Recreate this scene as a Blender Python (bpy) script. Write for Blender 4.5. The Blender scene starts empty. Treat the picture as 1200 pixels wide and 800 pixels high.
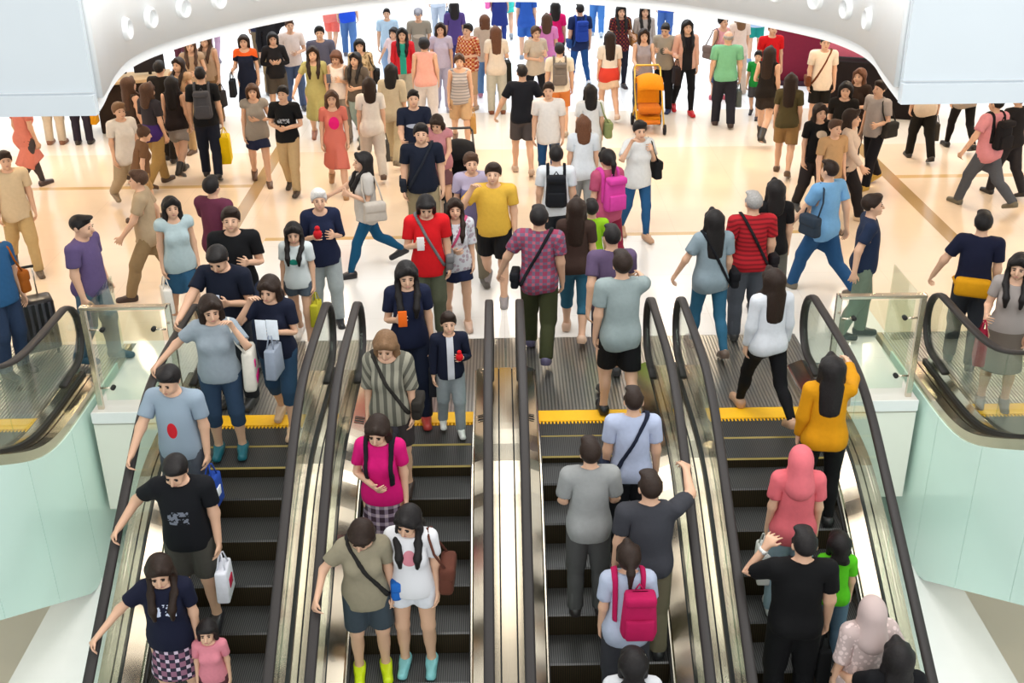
import bpy, bmesh, math, random, time
import numpy as np
from mathutils import Vector, Matrix
S = bpy.context.scene
C = S.collection
random.seed(7); np.random.seed(7)

# ------------------------------------------------------------------ camera, world, lights, exposure
cam = bpy.data.objects.new('camera', bpy.data.cameras.new('camera')); C.objects.link(cam); S.camera = cam
cam.data.sensor_width = 36; cam.data.lens = 39.587; cam.data.clip_end = 300
R_ = Matrix(((0.99986455, 0.01513784, -0.00645935), (-0.01243178, 0.43745672, -0.89915353), (-0.01078555, 0.89911204, 0.43758566)))
cam.matrix_world = Matrix.Translation((0, 0, 5.516)) @ R_.to_4x4()
S.view_settings.view_transform = 'Standard'; S.view_settings.look = 'None'; S.view_settings.gamma = 1
S.view_settings.exposure = 0.0
w = bpy.data.worlds.new('skylight'); S.world = w; w.use_nodes = True
w.node_tree.nodes['Background'].inputs[0].default_value = (.93, .97, 1, 1); w.node_tree.nodes['Background'].inputs[1].default_value = 1.05
def area(name, loc, rot, size, energy, col=(1, 1, 1), sy=None):
    l = bpy.data.lights.new(name, 'AREA'); l.energy = energy; l.color = col; l.size = size
    if sy: l.shape = 'RECTANGLE'; l.size_y = sy
    o = bpy.data.objects.new(name, l); C.objects.link(o); o.location = loc; o.rotation_euler = rot
    return o
area('atrium_fill', (0, 7.5, 10.5), (0, 0, 0), 8, 360, (1, .94, .86), 4)  # added fill above the void for soft shadows, not a known fitting
area('fascia_fill', (0, 11.2, 6.6), (0, 0, 0), 4.5, 190, (1, .97, .93), 3)  # unseen fill added inside the horseshoe to brighten the curved fascia
area('ledge_fill', (4.3, 6.0, 6.2), (0, 0, 0), 1.2, 150, (.97, .99, 1), 3)  # pair of added fills, here and below, that whiten the two ledges
area('ledge_fill', (-4.3, 6.0, 6.2), (0, 0, 0), 1.2, 60, (1, .98, .93), 3)
area('front_fill', (0, -5, 8.5), (math.radians(62), 0, 0), 9, 560, (1, .97, .93), 4)  # large fill added behind the camera to light faces and front surfaces
area('hall_daylight', (0, 30, 11), (0, 0, 0), 20, 3200, (.95, .98, 1), 16)

# ------------------------------------------------------------------ materials
MATS = {}
def node_mat(name, col, rough=.6, metal=0., spec=.5, noise=.06, scale=30., bump=0., coat=0.):
    if name in MATS: return MATS[name]
    m = bpy.data.materials.new(name); m.use_nodes = True; nt = m.node_tree; b = nt.nodes['Principled BSDF']
    b.inputs['Roughness'].default_value = rough; b.inputs['Metallic'].default_value = metal
    b.inputs['Specular IOR Level'].default_value = spec
    if coat: b.inputs['Coat Weight'].default_value = coat; b.inputs['Coat Roughness'].default_value = .08
    tc = nt.nodes.new('ShaderNodeTexCoord'); no = nt.nodes.new('ShaderNodeTexNoise'); no.inputs['Scale'].default_value = scale; no.inputs['Detail'].default_value = 3
    nt.links.new(tc.outputs['Object'], no.inputs['Vector'])
    mx = nt.nodes.new('ShaderNodeMix'); mx.data_type = 'RGBA'
    mx.inputs[6].default_value = tuple(max(0, c * (1 - noise)) for c in col) + (1,); mx.inputs[7].default_value = tuple(min(1, c * (1 + noise)) for c in col) + (1,)
    nt.links.new(no.outputs['Fac'], mx.inputs[0]); nt.links.new(mx.outputs[2], b.inputs['Base Color'])
    if bump:
        bu = nt.nodes.new('ShaderNodeBump'); bu.inputs['Strength'].default_value = bump; bu.inputs['Distance'].default_value = .01
        nt.links.new(no.outputs['Fac'], bu.inputs['Height']); nt.links.new(bu.outputs['Normal'], b.inputs['Normal'])
    MATS[name] = m
    return m
def lin(h):
    h = h.lstrip('#'); return tuple(((c / 255 + .055) / 1.055) ** 2.4 if c > 10 else c / 255 / 12.92 for c in (int(h[i:i + 2], 16) for i in (0, 2, 4)))
def skin_mat(k): return node_mat('skin_' + k, SKIN_COL[k], .5, noise=.05, scale=14)
HAIR_COL = dict(black=(.012, .010, .010), brown=(.07, .035, .02), dark=(.022, .012, .008), auburn=(.12, .05, .025), grey=(.3, .29, .28), white=(.7, .68, .65), light=(.18, .1, .05))
def hair_mat(k): return node_mat('hair_' + k, HAIR_COL[k], .55, spec=.22, noise=.4, scale=60, bump=.3)
def shoe_mat(h): return node_mat('shoe_' + h, lin(h), .45, noise=.1, scale=40)
def cloth(spec):
    """'#rrggbb' plain, or 'stripe:#a:#b:period', 'plaid:#a:#b:#c', 'print:#a:#b' (motif on the chest), 'floral:#a:#b', 'yoke:#a:#b' (upper part b)"""
    if spec in MATS: return MATS[spec]
    a = spec.split(':')
    if len(a) == 1: return node_mat(spec, lin(a[0]), .85, spec=.25, noise=.1, scale=22, bump=.25)
    m = bpy.data.materials.new('cloth_' + a[0]); m.use_nodes = True; nt = m.node_tree; b = nt.nodes['Principled BSDF']; b.inputs['Roughness'].default_value = .85; b.inputs['Specular IOR Level'].default_value = .25
    N = nt.nodes.new; L = nt.links.new
    at = N('ShaderNodeAttribute'); at.attribute_name = 'rest'; sp = N('ShaderNodeSeparateXYZ'); L(at.outputs['Vector'], sp.inputs[0])
    def math_(op, x, y=None):
        n = N('ShaderNodeMath'); n.operation = op
        for i, v in enumerate((x, y)):
            if v is None: continue
            if isinstance(v, (int, float)): n.inputs[i].default_value = v
            else: L(v, n.inputs[i])
        return n.outputs[0]
    def band(sock, per, duty): return math_('LESS_THAN', math_('FRACT', math_('DIVIDE', math_('ADD', sock, 5.), per)), duty)
    def mix(f, c1, c2):
        n = N('ShaderNodeMix'); n.data_type = 'RGBA'; L(f, n.inputs[0])
        for i, c in ((6, c1), (7, c2)):
            if isinstance(c, tuple): n.inputs[i].default_value = c + (1,)
            else: L(c, n.inputs[i])
        return n.outputs[2]
    c1, c2 = lin(a[1]), lin(a[2])
    if a[0] == 'stripe': out = mix(band(sp.outputs[2], float(a[3]), .45), c1, c2)
    elif a[0] == 'vstripe': out = mix(band(sp.outputs[0], float(a[3]), .45), c1, c2)
    elif a[0] == 'plaid': out = mix(band(sp.outputs[2], .075, .4), mix(band(sp.outputs[0], .075, .4), c1, c2), mix(band(sp.outputs[0], .075, .4), c2, lin(a[3])))
    elif a[0] == 'yoke': out = mix(math_('GREATER_THAN', sp.outputs[2], float(a[3])), c1, c2)
    elif a[0] == 'low': out = mix(math_('LESS_THAN', sp.outputs[2], float(a[3])), c1, c2)
    elif a[0] == 'vest':   # open front: b shows between the edges
        out = mix(math_('MULTIPLY', math_('LESS_THAN', math_('ABSOLUTE', sp.outputs[0]), float(a[3])), math_('LESS_THAN', sp.outputs[1], -.02)), c1, c2)
    elif a[0] == 'floral':
        vo = N('ShaderNodeTexVoronoi'); vo.inputs['Scale'].default_value = float(a[3]); L(at.outputs['Vector'], vo.inputs['Vector'])
        out = mix(math_('LESS_THAN', vo.outputs['Distance'], .42), c1, c2)
    elif a[0] == 'print':  # motif box: x, z, half width, half height
        x, z, w, hh = map(float, a[3:7])
        bx = math_('LESS_THAN', math_('ABSOLUTE', math_('SUBTRACT', sp.outputs[0], x)), w); bz = math_('LESS_THAN', math_('ABSOLUTE', math_('SUBTRACT', sp.outputs[2], z)), hh)
        ex = math_('DIVIDE', math_('SUBTRACT', sp.outputs[0], x), w); ez = math_('DIVIDE', math_('SUBTRACT', sp.outputs[2], z), hh)
        oval = math_('LESS_THAN', math_('ADD', math_('MULTIPLY', ex, ex), math_('MULTIPLY', ez, ez)), 1.15)
        f = math_('MULTIPLY', math_('MULTIPLY', bx, bz) if len(a) > 7 else oval, math_('LESS_THAN', sp.outputs[1], -.03))
        if len(a) > 7:
            wv = N('ShaderNodeTexNoise'); wv.inputs['Scale'].default_value = 28; L(at.outputs['Vector'], wv.inputs['Vector']); f = math_('MULTIPLY', f, math_('GREATER_THAN', wv.outputs['Fac'], .5))
        out = mix(f, c1, c2)
    L(out, b.inputs['Base Color'])
    MATS[spec] = m
    return m

# ------------------------------------------------------------------ mesh helpers
def obj(name, V, F, m, parent=None, smooth=False, kind=None):
    me = bpy.data.meshes.new(name); me.from_pydata([tuple(map(float, v)) for v in V], [], [tuple(map(int, f)) for f in F]); me.update()
    for q in (m if isinstance(m, list) else [m]): me.materials.append(q)
    if smooth: me.shade_smooth()
    o = bpy.data.objects.new(name, me); C.objects.link(o)
    if parent is not None: o.parent = parent
    if kind: o['kind'] = kind
    return o
BOXF = [(0, 3, 2, 1), (4, 5, 6, 7), (0, 1, 5, 4), (1, 2, 6, 5), (2, 3, 7, 6), (3, 0, 4, 7)]
def box_vf(lo, hi):
    (a, b, c), (d, e, f) = lo, hi
    return [(a, b, c), (d, b, c), (d, e, c), (a, e, c), (a, b, f), (d, b, f), (d, e, f), (a, e, f)], BOXF
def box(name, lo, hi, m, parent=None, kind=None, bevel=0.):
    V, F = box_vf(lo, hi)
    if bevel:
        bm = bmesh.new(); vs = [bm.verts.new(v) for v in V]
        for f in F: bm.faces.new([vs[i] for i in f])
        bmesh.ops.bevel(bm, geom=bm.edges[:], offset=bevel, segments=2, profile=.6, affect='EDGES')
        me = bpy.data.meshes.new(name); bm.to_mesh(me); bm.free(); me.materials.append(m)
        o = bpy.data.objects.new(name, me); C.objects.link(o)
        if parent is not None: o.parent = parent
        if kind: o['kind'] = kind
        return o
    return obj(name, V, F, m, parent, kind=kind)
def boxes(name, L, m, parent=None, kind=None):
    V, F = [], []
    for lo, hi in L:
        v, f = box_vf(lo, hi); n = len(V); V += v; F += [tuple(i + n for i in q) for q in f]
    return obj(name, V, F, m, parent, kind=kind)
def sweep(name, sec, path, m, parent=None, smooth=False, kind=None, closed=False):
    """sweep the closed section (u along x, w along the path normal) along path points (x, y, z) lying in a plane x = const"""
    P = [np.array(p, float) for p in path]; n = len(P); V, F = [], []; k = len(sec)
    for i, p in enumerate(P):
        t = (P[(i + 1) % n] - P[i - 1]) if closed else P[min(i + 1, n - 1)] - P[max(i - 1, 0)]
        t = t / np.linalg.norm(t); nn = np.array([0, -t[2], t[1]])
        if not closed and abs(t[1]) > 1e-6 and False: pass
        for u, w_ in sec: V.append(p + np.array([u, 0, 0]) + nn * w_)
    for i in range(n if closed else n - 1):
        a, b = i * k, ((i + 1) % n) * k
        for j in range(k): F.append((a + j, a + (j + 1) % k, b + (j + 1) % k, b + j))
    if not closed: F += [tuple(range(k))[::-1], tuple((n - 1) * k + j for j in range(k))]
    return obj(name, V, F, m, parent, smooth, kind)
def profile(name, sec, ys, f, m, parent=None, smooth=False, x=0., kind=None):
    """section (x, z) kept upright, lifted by f(y) along y"""
    V, F = [], []; k = len(sec)
    for y in ys:
        for u, z in sec: V.append((x + u, y, z + f(y)))
    for i in range(len(ys) - 1):
        a, b = i * k, (i + 1) * k
        for j in range(k): F.append((a + j, b + j, b + (j + 1) % k, a + (j + 1) % k))
    F += [tuple(range(k)), tuple((len(ys) - 1) * k + j for j in range(k))[::-1]]
    return obj(name, V, F, m, parent, smooth, kind)
def tube(name, pts, r, m, parent=None, n=8, closed=False, flat=None):
    P = [np.array(p, float) for p in pts]; N = len(P); V, F = [], []
    up = np.array([0, 0, 1.]); 
    for i, p in enumerate(P):
        t = (P[(i + 1) % N] - P[i - 1]) if closed else P[min(i + 1, N - 1)] - P[max(i - 1, 0)]
        t = t / max(np.linalg.norm(t), 1e-9); a = np.cross(t, up)
        if np.linalg.norm(a) < 1e-3: a = np.cross(t, np.array([0, 1., 0]))
        a /= np.linalg.norm(a); b = np.cross(t, a)
        for j in range(n):
            q = 2 * math.pi * j / n; V.append(p + a * r * math.cos(q) + b * (flat or r) * math.sin(q))
    for i in range(N if closed else N - 1):
        A, B = i * n, ((i + 1) % N) * n
        for j in range(n): F.append((A + j, A + (j + 1) % n, B + (j + 1) % n, B + j))
    if not closed: F += [tuple(range(n))[::-1], tuple((N - 1) * n + j for j in range(n))]
    return obj(name, V, F, m, parent, True)
def empty(name, label=None, cat=None, loc=(0, 0, 0), group=None, rz=0.):
    o = bpy.data.objects.new(name, None); C.objects.link(o); o.location = loc; o.rotation_euler = (0, 0, rz); o.empty_display_size = .1
    if label: tag(o, label, cat, group)
    return o
def tag(o, label, cat, group=None):
    o['label'] = label; o['category'] = cat
    if group: o['group'] = group
    return o

# ------------------------------------------------------------------ structure materials
M_EYE = node_mat('eye', (.03, .022, .018), .25); M_LIP = node_mat('lip', (.42, .17, .14), .45)
M_WHITE = node_mat('white_paint', (.86, .88, .88), .5, noise=.02, scale=3)
M_PANEL = node_mat('white_panel', (.60, .66, .70), .4, noise=.02, scale=2)
M_CREAM = node_mat('cream_plaster', (.86, .86, .77), .6, noise=.03, scale=3)
M_LEDGE = node_mat('ledge_stone', (.93, .94, .92), .35, noise=.03, scale=4)
M_GREEN = node_mat('back_painted_glass', (.68, .90, .82), .16, noise=.03, scale=1.2, spec=.6)
M_BEIGE = node_mat('lower_floor_stone', (.80, .78, .66), .3, noise=.04, scale=2)
M_RUBBER = node_mat('handrail_rubber', (.030, .026, .025), .5, spec=.3, noise=.1, scale=50)
M_STEEL = node_mat('brushed_steel', (.66, .60, .50), .22, 1., noise=.05, scale=8)
M_DECK = node_mat('deck_steel', (.60, .52, .40), .2, 1., noise=.06, scale=5)
M_DARK = node_mat('dark_gap', (.012, .012, .012), .6)
M_YELLOW = node_mat('comb_yellow', (.90, .48, .01), .5, noise=.08, scale=20)
M_TREAD = None
def glass_mat(name, tint, gloss=.06):
    m = bpy.data.materials.new(name); m.use_nodes = True; nt = m.node_tree; nt.nodes.remove(nt.nodes['Principled BSDF']); out = nt.nodes['Material Output']
    tr = nt.nodes.new('ShaderNodeBsdfTransparent'); tr.inputs[0].default_value = tint + (1,); gl = nt.nodes.new('ShaderNodeBsdfGlossy'); gl.inputs['Roughness'].default_value = .03
    fr = nt.nodes.new('ShaderNodeLayerWeight'); fr.inputs[0].default_value = .5; pw = nt.nodes.new('ShaderNodeMath'); pw.operation = 'POWER'; pw.inputs[1].default_value = 4
    mr = nt.nodes.new('ShaderNodeMapRange'); mr.inputs[3].default_value = .04; mr.inputs[4].default_value = .75; mx = nt.nodes.new('ShaderNodeMixShader')
    nt.links.new(fr.outputs['Facing'], pw.inputs[0]); nt.links.new(pw.outputs[0], mr.inputs[0]); nt.links.new(mr.outputs[0], mx.inputs[0]); nt.links.new(tr.outputs[0], mx.inputs[1]); nt.links.new(gl.outputs[0], mx.inputs[2]); nt.links.new(mx.outputs[0], out.inputs[0])
    return m
M_GLASS = glass_mat('clear_glass', (.90, .96, .92))
def ribbed(name, col, dark, per, rough=.35, metal=.8):
    m = bpy.data.materials.new(name); m.use_nodes = True; nt = m.node_tree; b = nt.nodes['Principled BSDF']; b.inputs['Roughness'].default_value = rough; b.inputs['Metallic'].default_value = metal
    tc = nt.nodes.new('ShaderNodeTexCoord'); wv = nt.nodes.new('ShaderNodeTexWave'); wv.inputs['Scale'].default_value = .314 / per
    nt.links.new(tc.outputs['Object'], wv.inputs['Vector']); mx = nt.nodes.new('ShaderNodeMix'); mx.data_type = 'RGBA'; mx.inputs[6].default_value = dark + (1,); mx.inputs[7].default_value = col + (1,)
    nt.links.new(wv.outputs['Fac'], mx.inputs[0]); nt.links.new(mx.outputs[2], b.inputs['Base Color'])
    return m
M_TREAD = ribbed('step_tread', (.11, .11, .108), (.03, .03, .03), .018, .4, .6)
M_RISER = ribbed('step_riser', (.05, .034, .012), (.014, .010, .005), .018, .5, .5)
M_PLATE = node_mat('landing_plate', (.30, .30, .28), .3, .9, noise=.1, scale=6)
M_RIB = node_mat('landing_rib', (.50, .49, .45), .3, .9, noise=.06, scale=12)

# ------------------------------------------------------------------ floor
def floor_mat():
    m = bpy.data.materials.new('polished_marble'); m.use_nodes = True; nt = m.node_tree; b = nt.nodes['Principled BSDF']; N = nt.nodes.new; L = nt.links.new
    b.inputs['Roughness'].default_value = .14; b.inputs['Specular IOR Level'].default_value = .55
    tc = N('ShaderNodeTexCoord'); no = N('ShaderNodeTexNoise'); no.inputs['Scale'].default_value = .7; no.inputs['Detail'].default_value = 6
    L(tc.outputs['Object'], no.inputs['Vector'])
    r = N('ShaderNodeMapRange'); L(no.outputs['Fac'], r.inputs[0]); r.inputs[1].default_value = .3; r.inputs[2].default_value = .7; r.inputs[3].default_value = .94; r.inputs[4].default_value = 1.04
    sp = N('ShaderNodeSeparateXYZ'); L(tc.outputs['Object'], sp.inputs[0])
    def M(op, x, y=None):
        n = N('ShaderNodeMath'); n.operation = op
        for i, v in enumerate((x, y)):
            if v is None: continue
            if isinstance(v, (int, float)): n.inputs[i].default_value = v
            else: L(v, n.inputs[i])
        return n.outputs[0]
    X, Y = sp.outputs[0], sp.outputs[1]
    def rect(x0, x1, y0, y1):
        return M('MULTIPLY', M('MULTIPLY', M('GREATER_THAN', X, x0), M('LESS_THAN', X, x1)), M('MULTIPLY', M('GREATER_THAN', Y, y0), M('LESS_THAN', Y, y1)))
    def mix(f, a, c):
        n = N('ShaderNodeMix'); n.data_type = 'RGBA'; L(f, n.inputs[0])
        for i, q in ((6, a), (7, c)):
            if isinstance(q, tuple): n.inputs[i].default_value = q + (1,)
            else: L(q, n.inputs[i])
        return n.outputs[2]
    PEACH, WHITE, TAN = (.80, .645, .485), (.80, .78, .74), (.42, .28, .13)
    c = mix(M('GREATER_THAN', Y, 18.9), PEACH, (.82, .74, .63)); c = mix(M('GREATER_THAN', Y, 21.4), c, (.90, .91, .92))  # paler steps toward the back: strong daylight put into the stone colour
    c = mix(rect(-3.3, 4.3, 9, 14.68), c, WHITE)
    c = mix(rect(-4.3, 4.3, 9, 11.5), c, WHITE)
    for q in (rect(-3.95, -3.75, 15.0, 20.6), rect(6.02, 6.24, 12.2, 20.6)): c = mix(q, c, TAN)
    for q in (rect(-12, -3.95, 17.0, 17.14), rect(6.24, 13, 17.0, 17.16), rect(-3.3, 4.3, 14.62, 14.74)): c = mix(q, c, (.62, .43, .2))
    # fine tile joints
    jx = M('LESS_THAN', M('FRACT', M('DIVIDE', M('ADD', X, 30.), 1.2)), .004); jy = M('LESS_THAN', M('FRACT', M('DIVIDE', M('ADD', Y, 30.), 1.2)), .004)
    c = mix(M('MULTIPLY', M('MAXIMUM', jx, jy), .35), c, (.4, .33, .25))
    mm = N('ShaderNodeMix'); mm.data_type = 'RGBA'; mm.blend_type = 'MULTIPLY'; mm.inputs[0].default_value = 1; L(c, mm.inputs[6]); L(r.outputs[0], mm.inputs[7])
    L(mm.outputs[2], b.inputs['Base Color'])
    return m
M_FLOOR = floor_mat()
def slab(name, poly, z0, z1, m, kind='structure'):
    n = len(poly); V = [(x, y, z1) for x, y in poly] + [(x, y, z0) for x, y in poly]
    F = [tuple(range(n)), tuple(range(2 * n - 1, n - 1, -1))] + [(i, n + i, n + (i + 1) % n, (i + 1) % n) for i in range(n)]
    return obj(name, V, F, m, kind=kind)
YF = 9.85     # front edge of the floor beside the escalators
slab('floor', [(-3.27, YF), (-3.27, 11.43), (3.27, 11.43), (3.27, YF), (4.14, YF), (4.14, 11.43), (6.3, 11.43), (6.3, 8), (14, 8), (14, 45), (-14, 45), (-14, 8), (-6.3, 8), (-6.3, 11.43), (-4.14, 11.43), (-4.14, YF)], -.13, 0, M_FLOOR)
for s in (-1, 1):
    a, b = sorted((s * 3.27, s * 4.14)); box('trim_%d' % (1 if s < 0 else 2), (a, YF - .02, -.11), (b, YF, .004), M_WHITE, kind='structure')
    a, b = sorted((s * 3.2, s * 4.57)); box('wall_' + ('lower_left' if s < 0 else 'lower_right'), (a, 10.62, -1.75), (b, 10.72, -.13), M_CREAM, kind='structure')
    box('wall_front_' + ('left' if s < 0 else 'right'), (min(s * 3.3, s * 4.14), YF, -1.15), (max(s * 3.3, s * 4.14), 10.5, -.14), M_CREAM, kind='structure')
    box('ledge', (a, 4, -2.0), (b, 10.62, -1.72), M_LEDGE, kind='structure')
box('floor_lower', (-16, 0, -4.7), (16, 24, -4.5), M_BEIGE, kind='structure')
box('wall_lower_back', (-16, 13.0, -4.5), (16, 13.2, -.13), M_CREAM, kind='structure')

# ------------------------------------------------------------------ ceiling edge: horseshoe opening of the gallery above
HS = [(-3.59, 10.0), (-3.63, 10.26), (-3.75, 10.83), (-3.84, 11.57), (-3.80, 12.05), (-3.70, 12.48), (-3.4, 13.22), (-2.96, 13.97), (-2.53, 14.5), (-2.04, 14.91), (-1.4, 15.3), (-.75, 15.53), (.17, 15.59), (.75, 15.47), (1.28, 15.23), (1.82, 14.95), (2.31, 14.58), (3.01, 13.77), (3.59, 12.84), (3.72, 12.4), (3.8, 11.91), (3.78, 11.4), (3.69, 10.92), (3.60, 10.3), (3.56, 10.0)]
def smooth_curve(P, it=2):
    P = [np.array(p, float) for p in P]
    for _ in range(it):
        Q = [P[0]]
        for a, b in zip(P[:-1], P[1:]): Q += [a * .75 + b * .25, a * .25 + b * .75]
        P = Q + [P[-1]]
    return P
HC = smooth_curve(HS, 2)
slab('ceiling', [(-14, 10)] + [tuple(p) for p in HC] + [(14, 10), (14, 19.4), (-14, 19.4)], 3.0, 3.12, M_WHITE)
V, F = [], []
for p in HC:
    V += [(p[0], p[1], 3.12), (p[0], p[1], 4.7)]
for i in range(len(HC) - 1): F.append((2 * i, 2 * i + 1, 2 * i + 3, 2 * i + 2))
o = obj('trim_3', V, F, M_WHITE, smooth=True, kind='structure')
md = o.modifiers.new('thick', 'SOLIDIFY'); md.thickness = .05; md.offset = -1
for s in (-1, 1):
    e = -3.59 if s < 0 else 3.56
    a, b = sorted((e, s * 14)); nm = 'left' if s < 0 else 'right'
    box('wall_upper_' + nm, (a, 9.93, 3.19), (b, 9.99, 4.9), M_PANEL, kind='structure')
    box('trim_%d' % (4 if s < 0 else 5), (a, 9.90, 2.985), (b, 9.99, 3.165), M_PANEL, kind='structure')
# air nozzles along the curved edge
acc = [0.]
for a, b in zip(HC[:-1], HC[1:]): acc.append(acc[-1] + np.linalg.norm(b - a))
def on_curve(d):
    i = max(0, min(len(acc) - 2, int(np.searchsorted(acc, d)) - 1)); t = (d - acc[i]) / max(acc[i + 1] - acc[i], 1e-6)
    p = HC[i] * (1 - t) + HC[i + 1] * t; tt = HC[i + 1] - HC[i]; tt = tt / np.linalg.norm(tt); return p, np.array([tt[1], -tt[0]])
def nozzle(p, n, label):
    root = empty('air_nozzle', label, 'air vent', (p[0], p[1], 3.42), 'round air nozzles in the curved ceiling edge', math.atan2(n[1], n[0]) - math.pi / 2 + math.pi)
    def ring(name, prof, m):
        V, F = [], []; k = 20
        for r, y in prof:
            for j in range(k): q = 2 * math.pi * j / k; V.append((r * math.cos(q), y, r * math.sin(q)))
        for i in range(len(prof) - 1):
            for j in range(k): F.append((i * k + j, i * k + (j + 1) % k, (i + 1) * k + (j + 1) % k, (i + 1) * k + j))
        return obj(name, V, F, m, root, True)
    ring('rim', [(.165, .02), (.165, -.02), (.145, -.05), (.125, -.04), (.105, .01)], M_WHITE)
    ring('cone', [(.125, -.03), (.108, -.09), (.09, -.105), (.07, -.04), (.06, .04)], M_WHITE)
    ring('bore', [(.066, -.03), (.055, .02), (.001, .03)], M_DUCT)
M_REFLBAR = node_mat('reflection_bar', (.20, .15, .10), .6)
M_DUCT = node_mat('duct_grey', (.22, .23, .23), .6)
tot = acc[-1]; nz = int((tot - 3.3) / .62) + 1
for i in range(nz):
    d = 1.65 + i * (tot - 3.3) / (nz - 1); p, n = on_curve(d)
    if 6 <= i < nz - 6: continue        # above the picture
    side = 'left' if i < 6 else 'right'; k = i + 1 if i < 6 else nz - i
    nozzle(p, n, 'round white air nozzle, ' + side + ' half of curved fascia, ' + ['nearest to', 'second from', 'third from', 'fourth from', 'fifth from', 'sixth from'][k - 1] + ' flat panel')
# recessed lamps under the ceiling
for i, (x, y) in enumerate([(x, y) for y in (17.0, 18.6) for x in (-9, -6, -3, 0, 3, 6, 9)] + [(s * x, y) for s in (-1, 1) for x in (6, 9) for y in (11.5, 14)]):
    area('ceiling_lamp', (x, y, 2.97), (0, 0, 0), .22, 26, (1, .80, .58))

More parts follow.
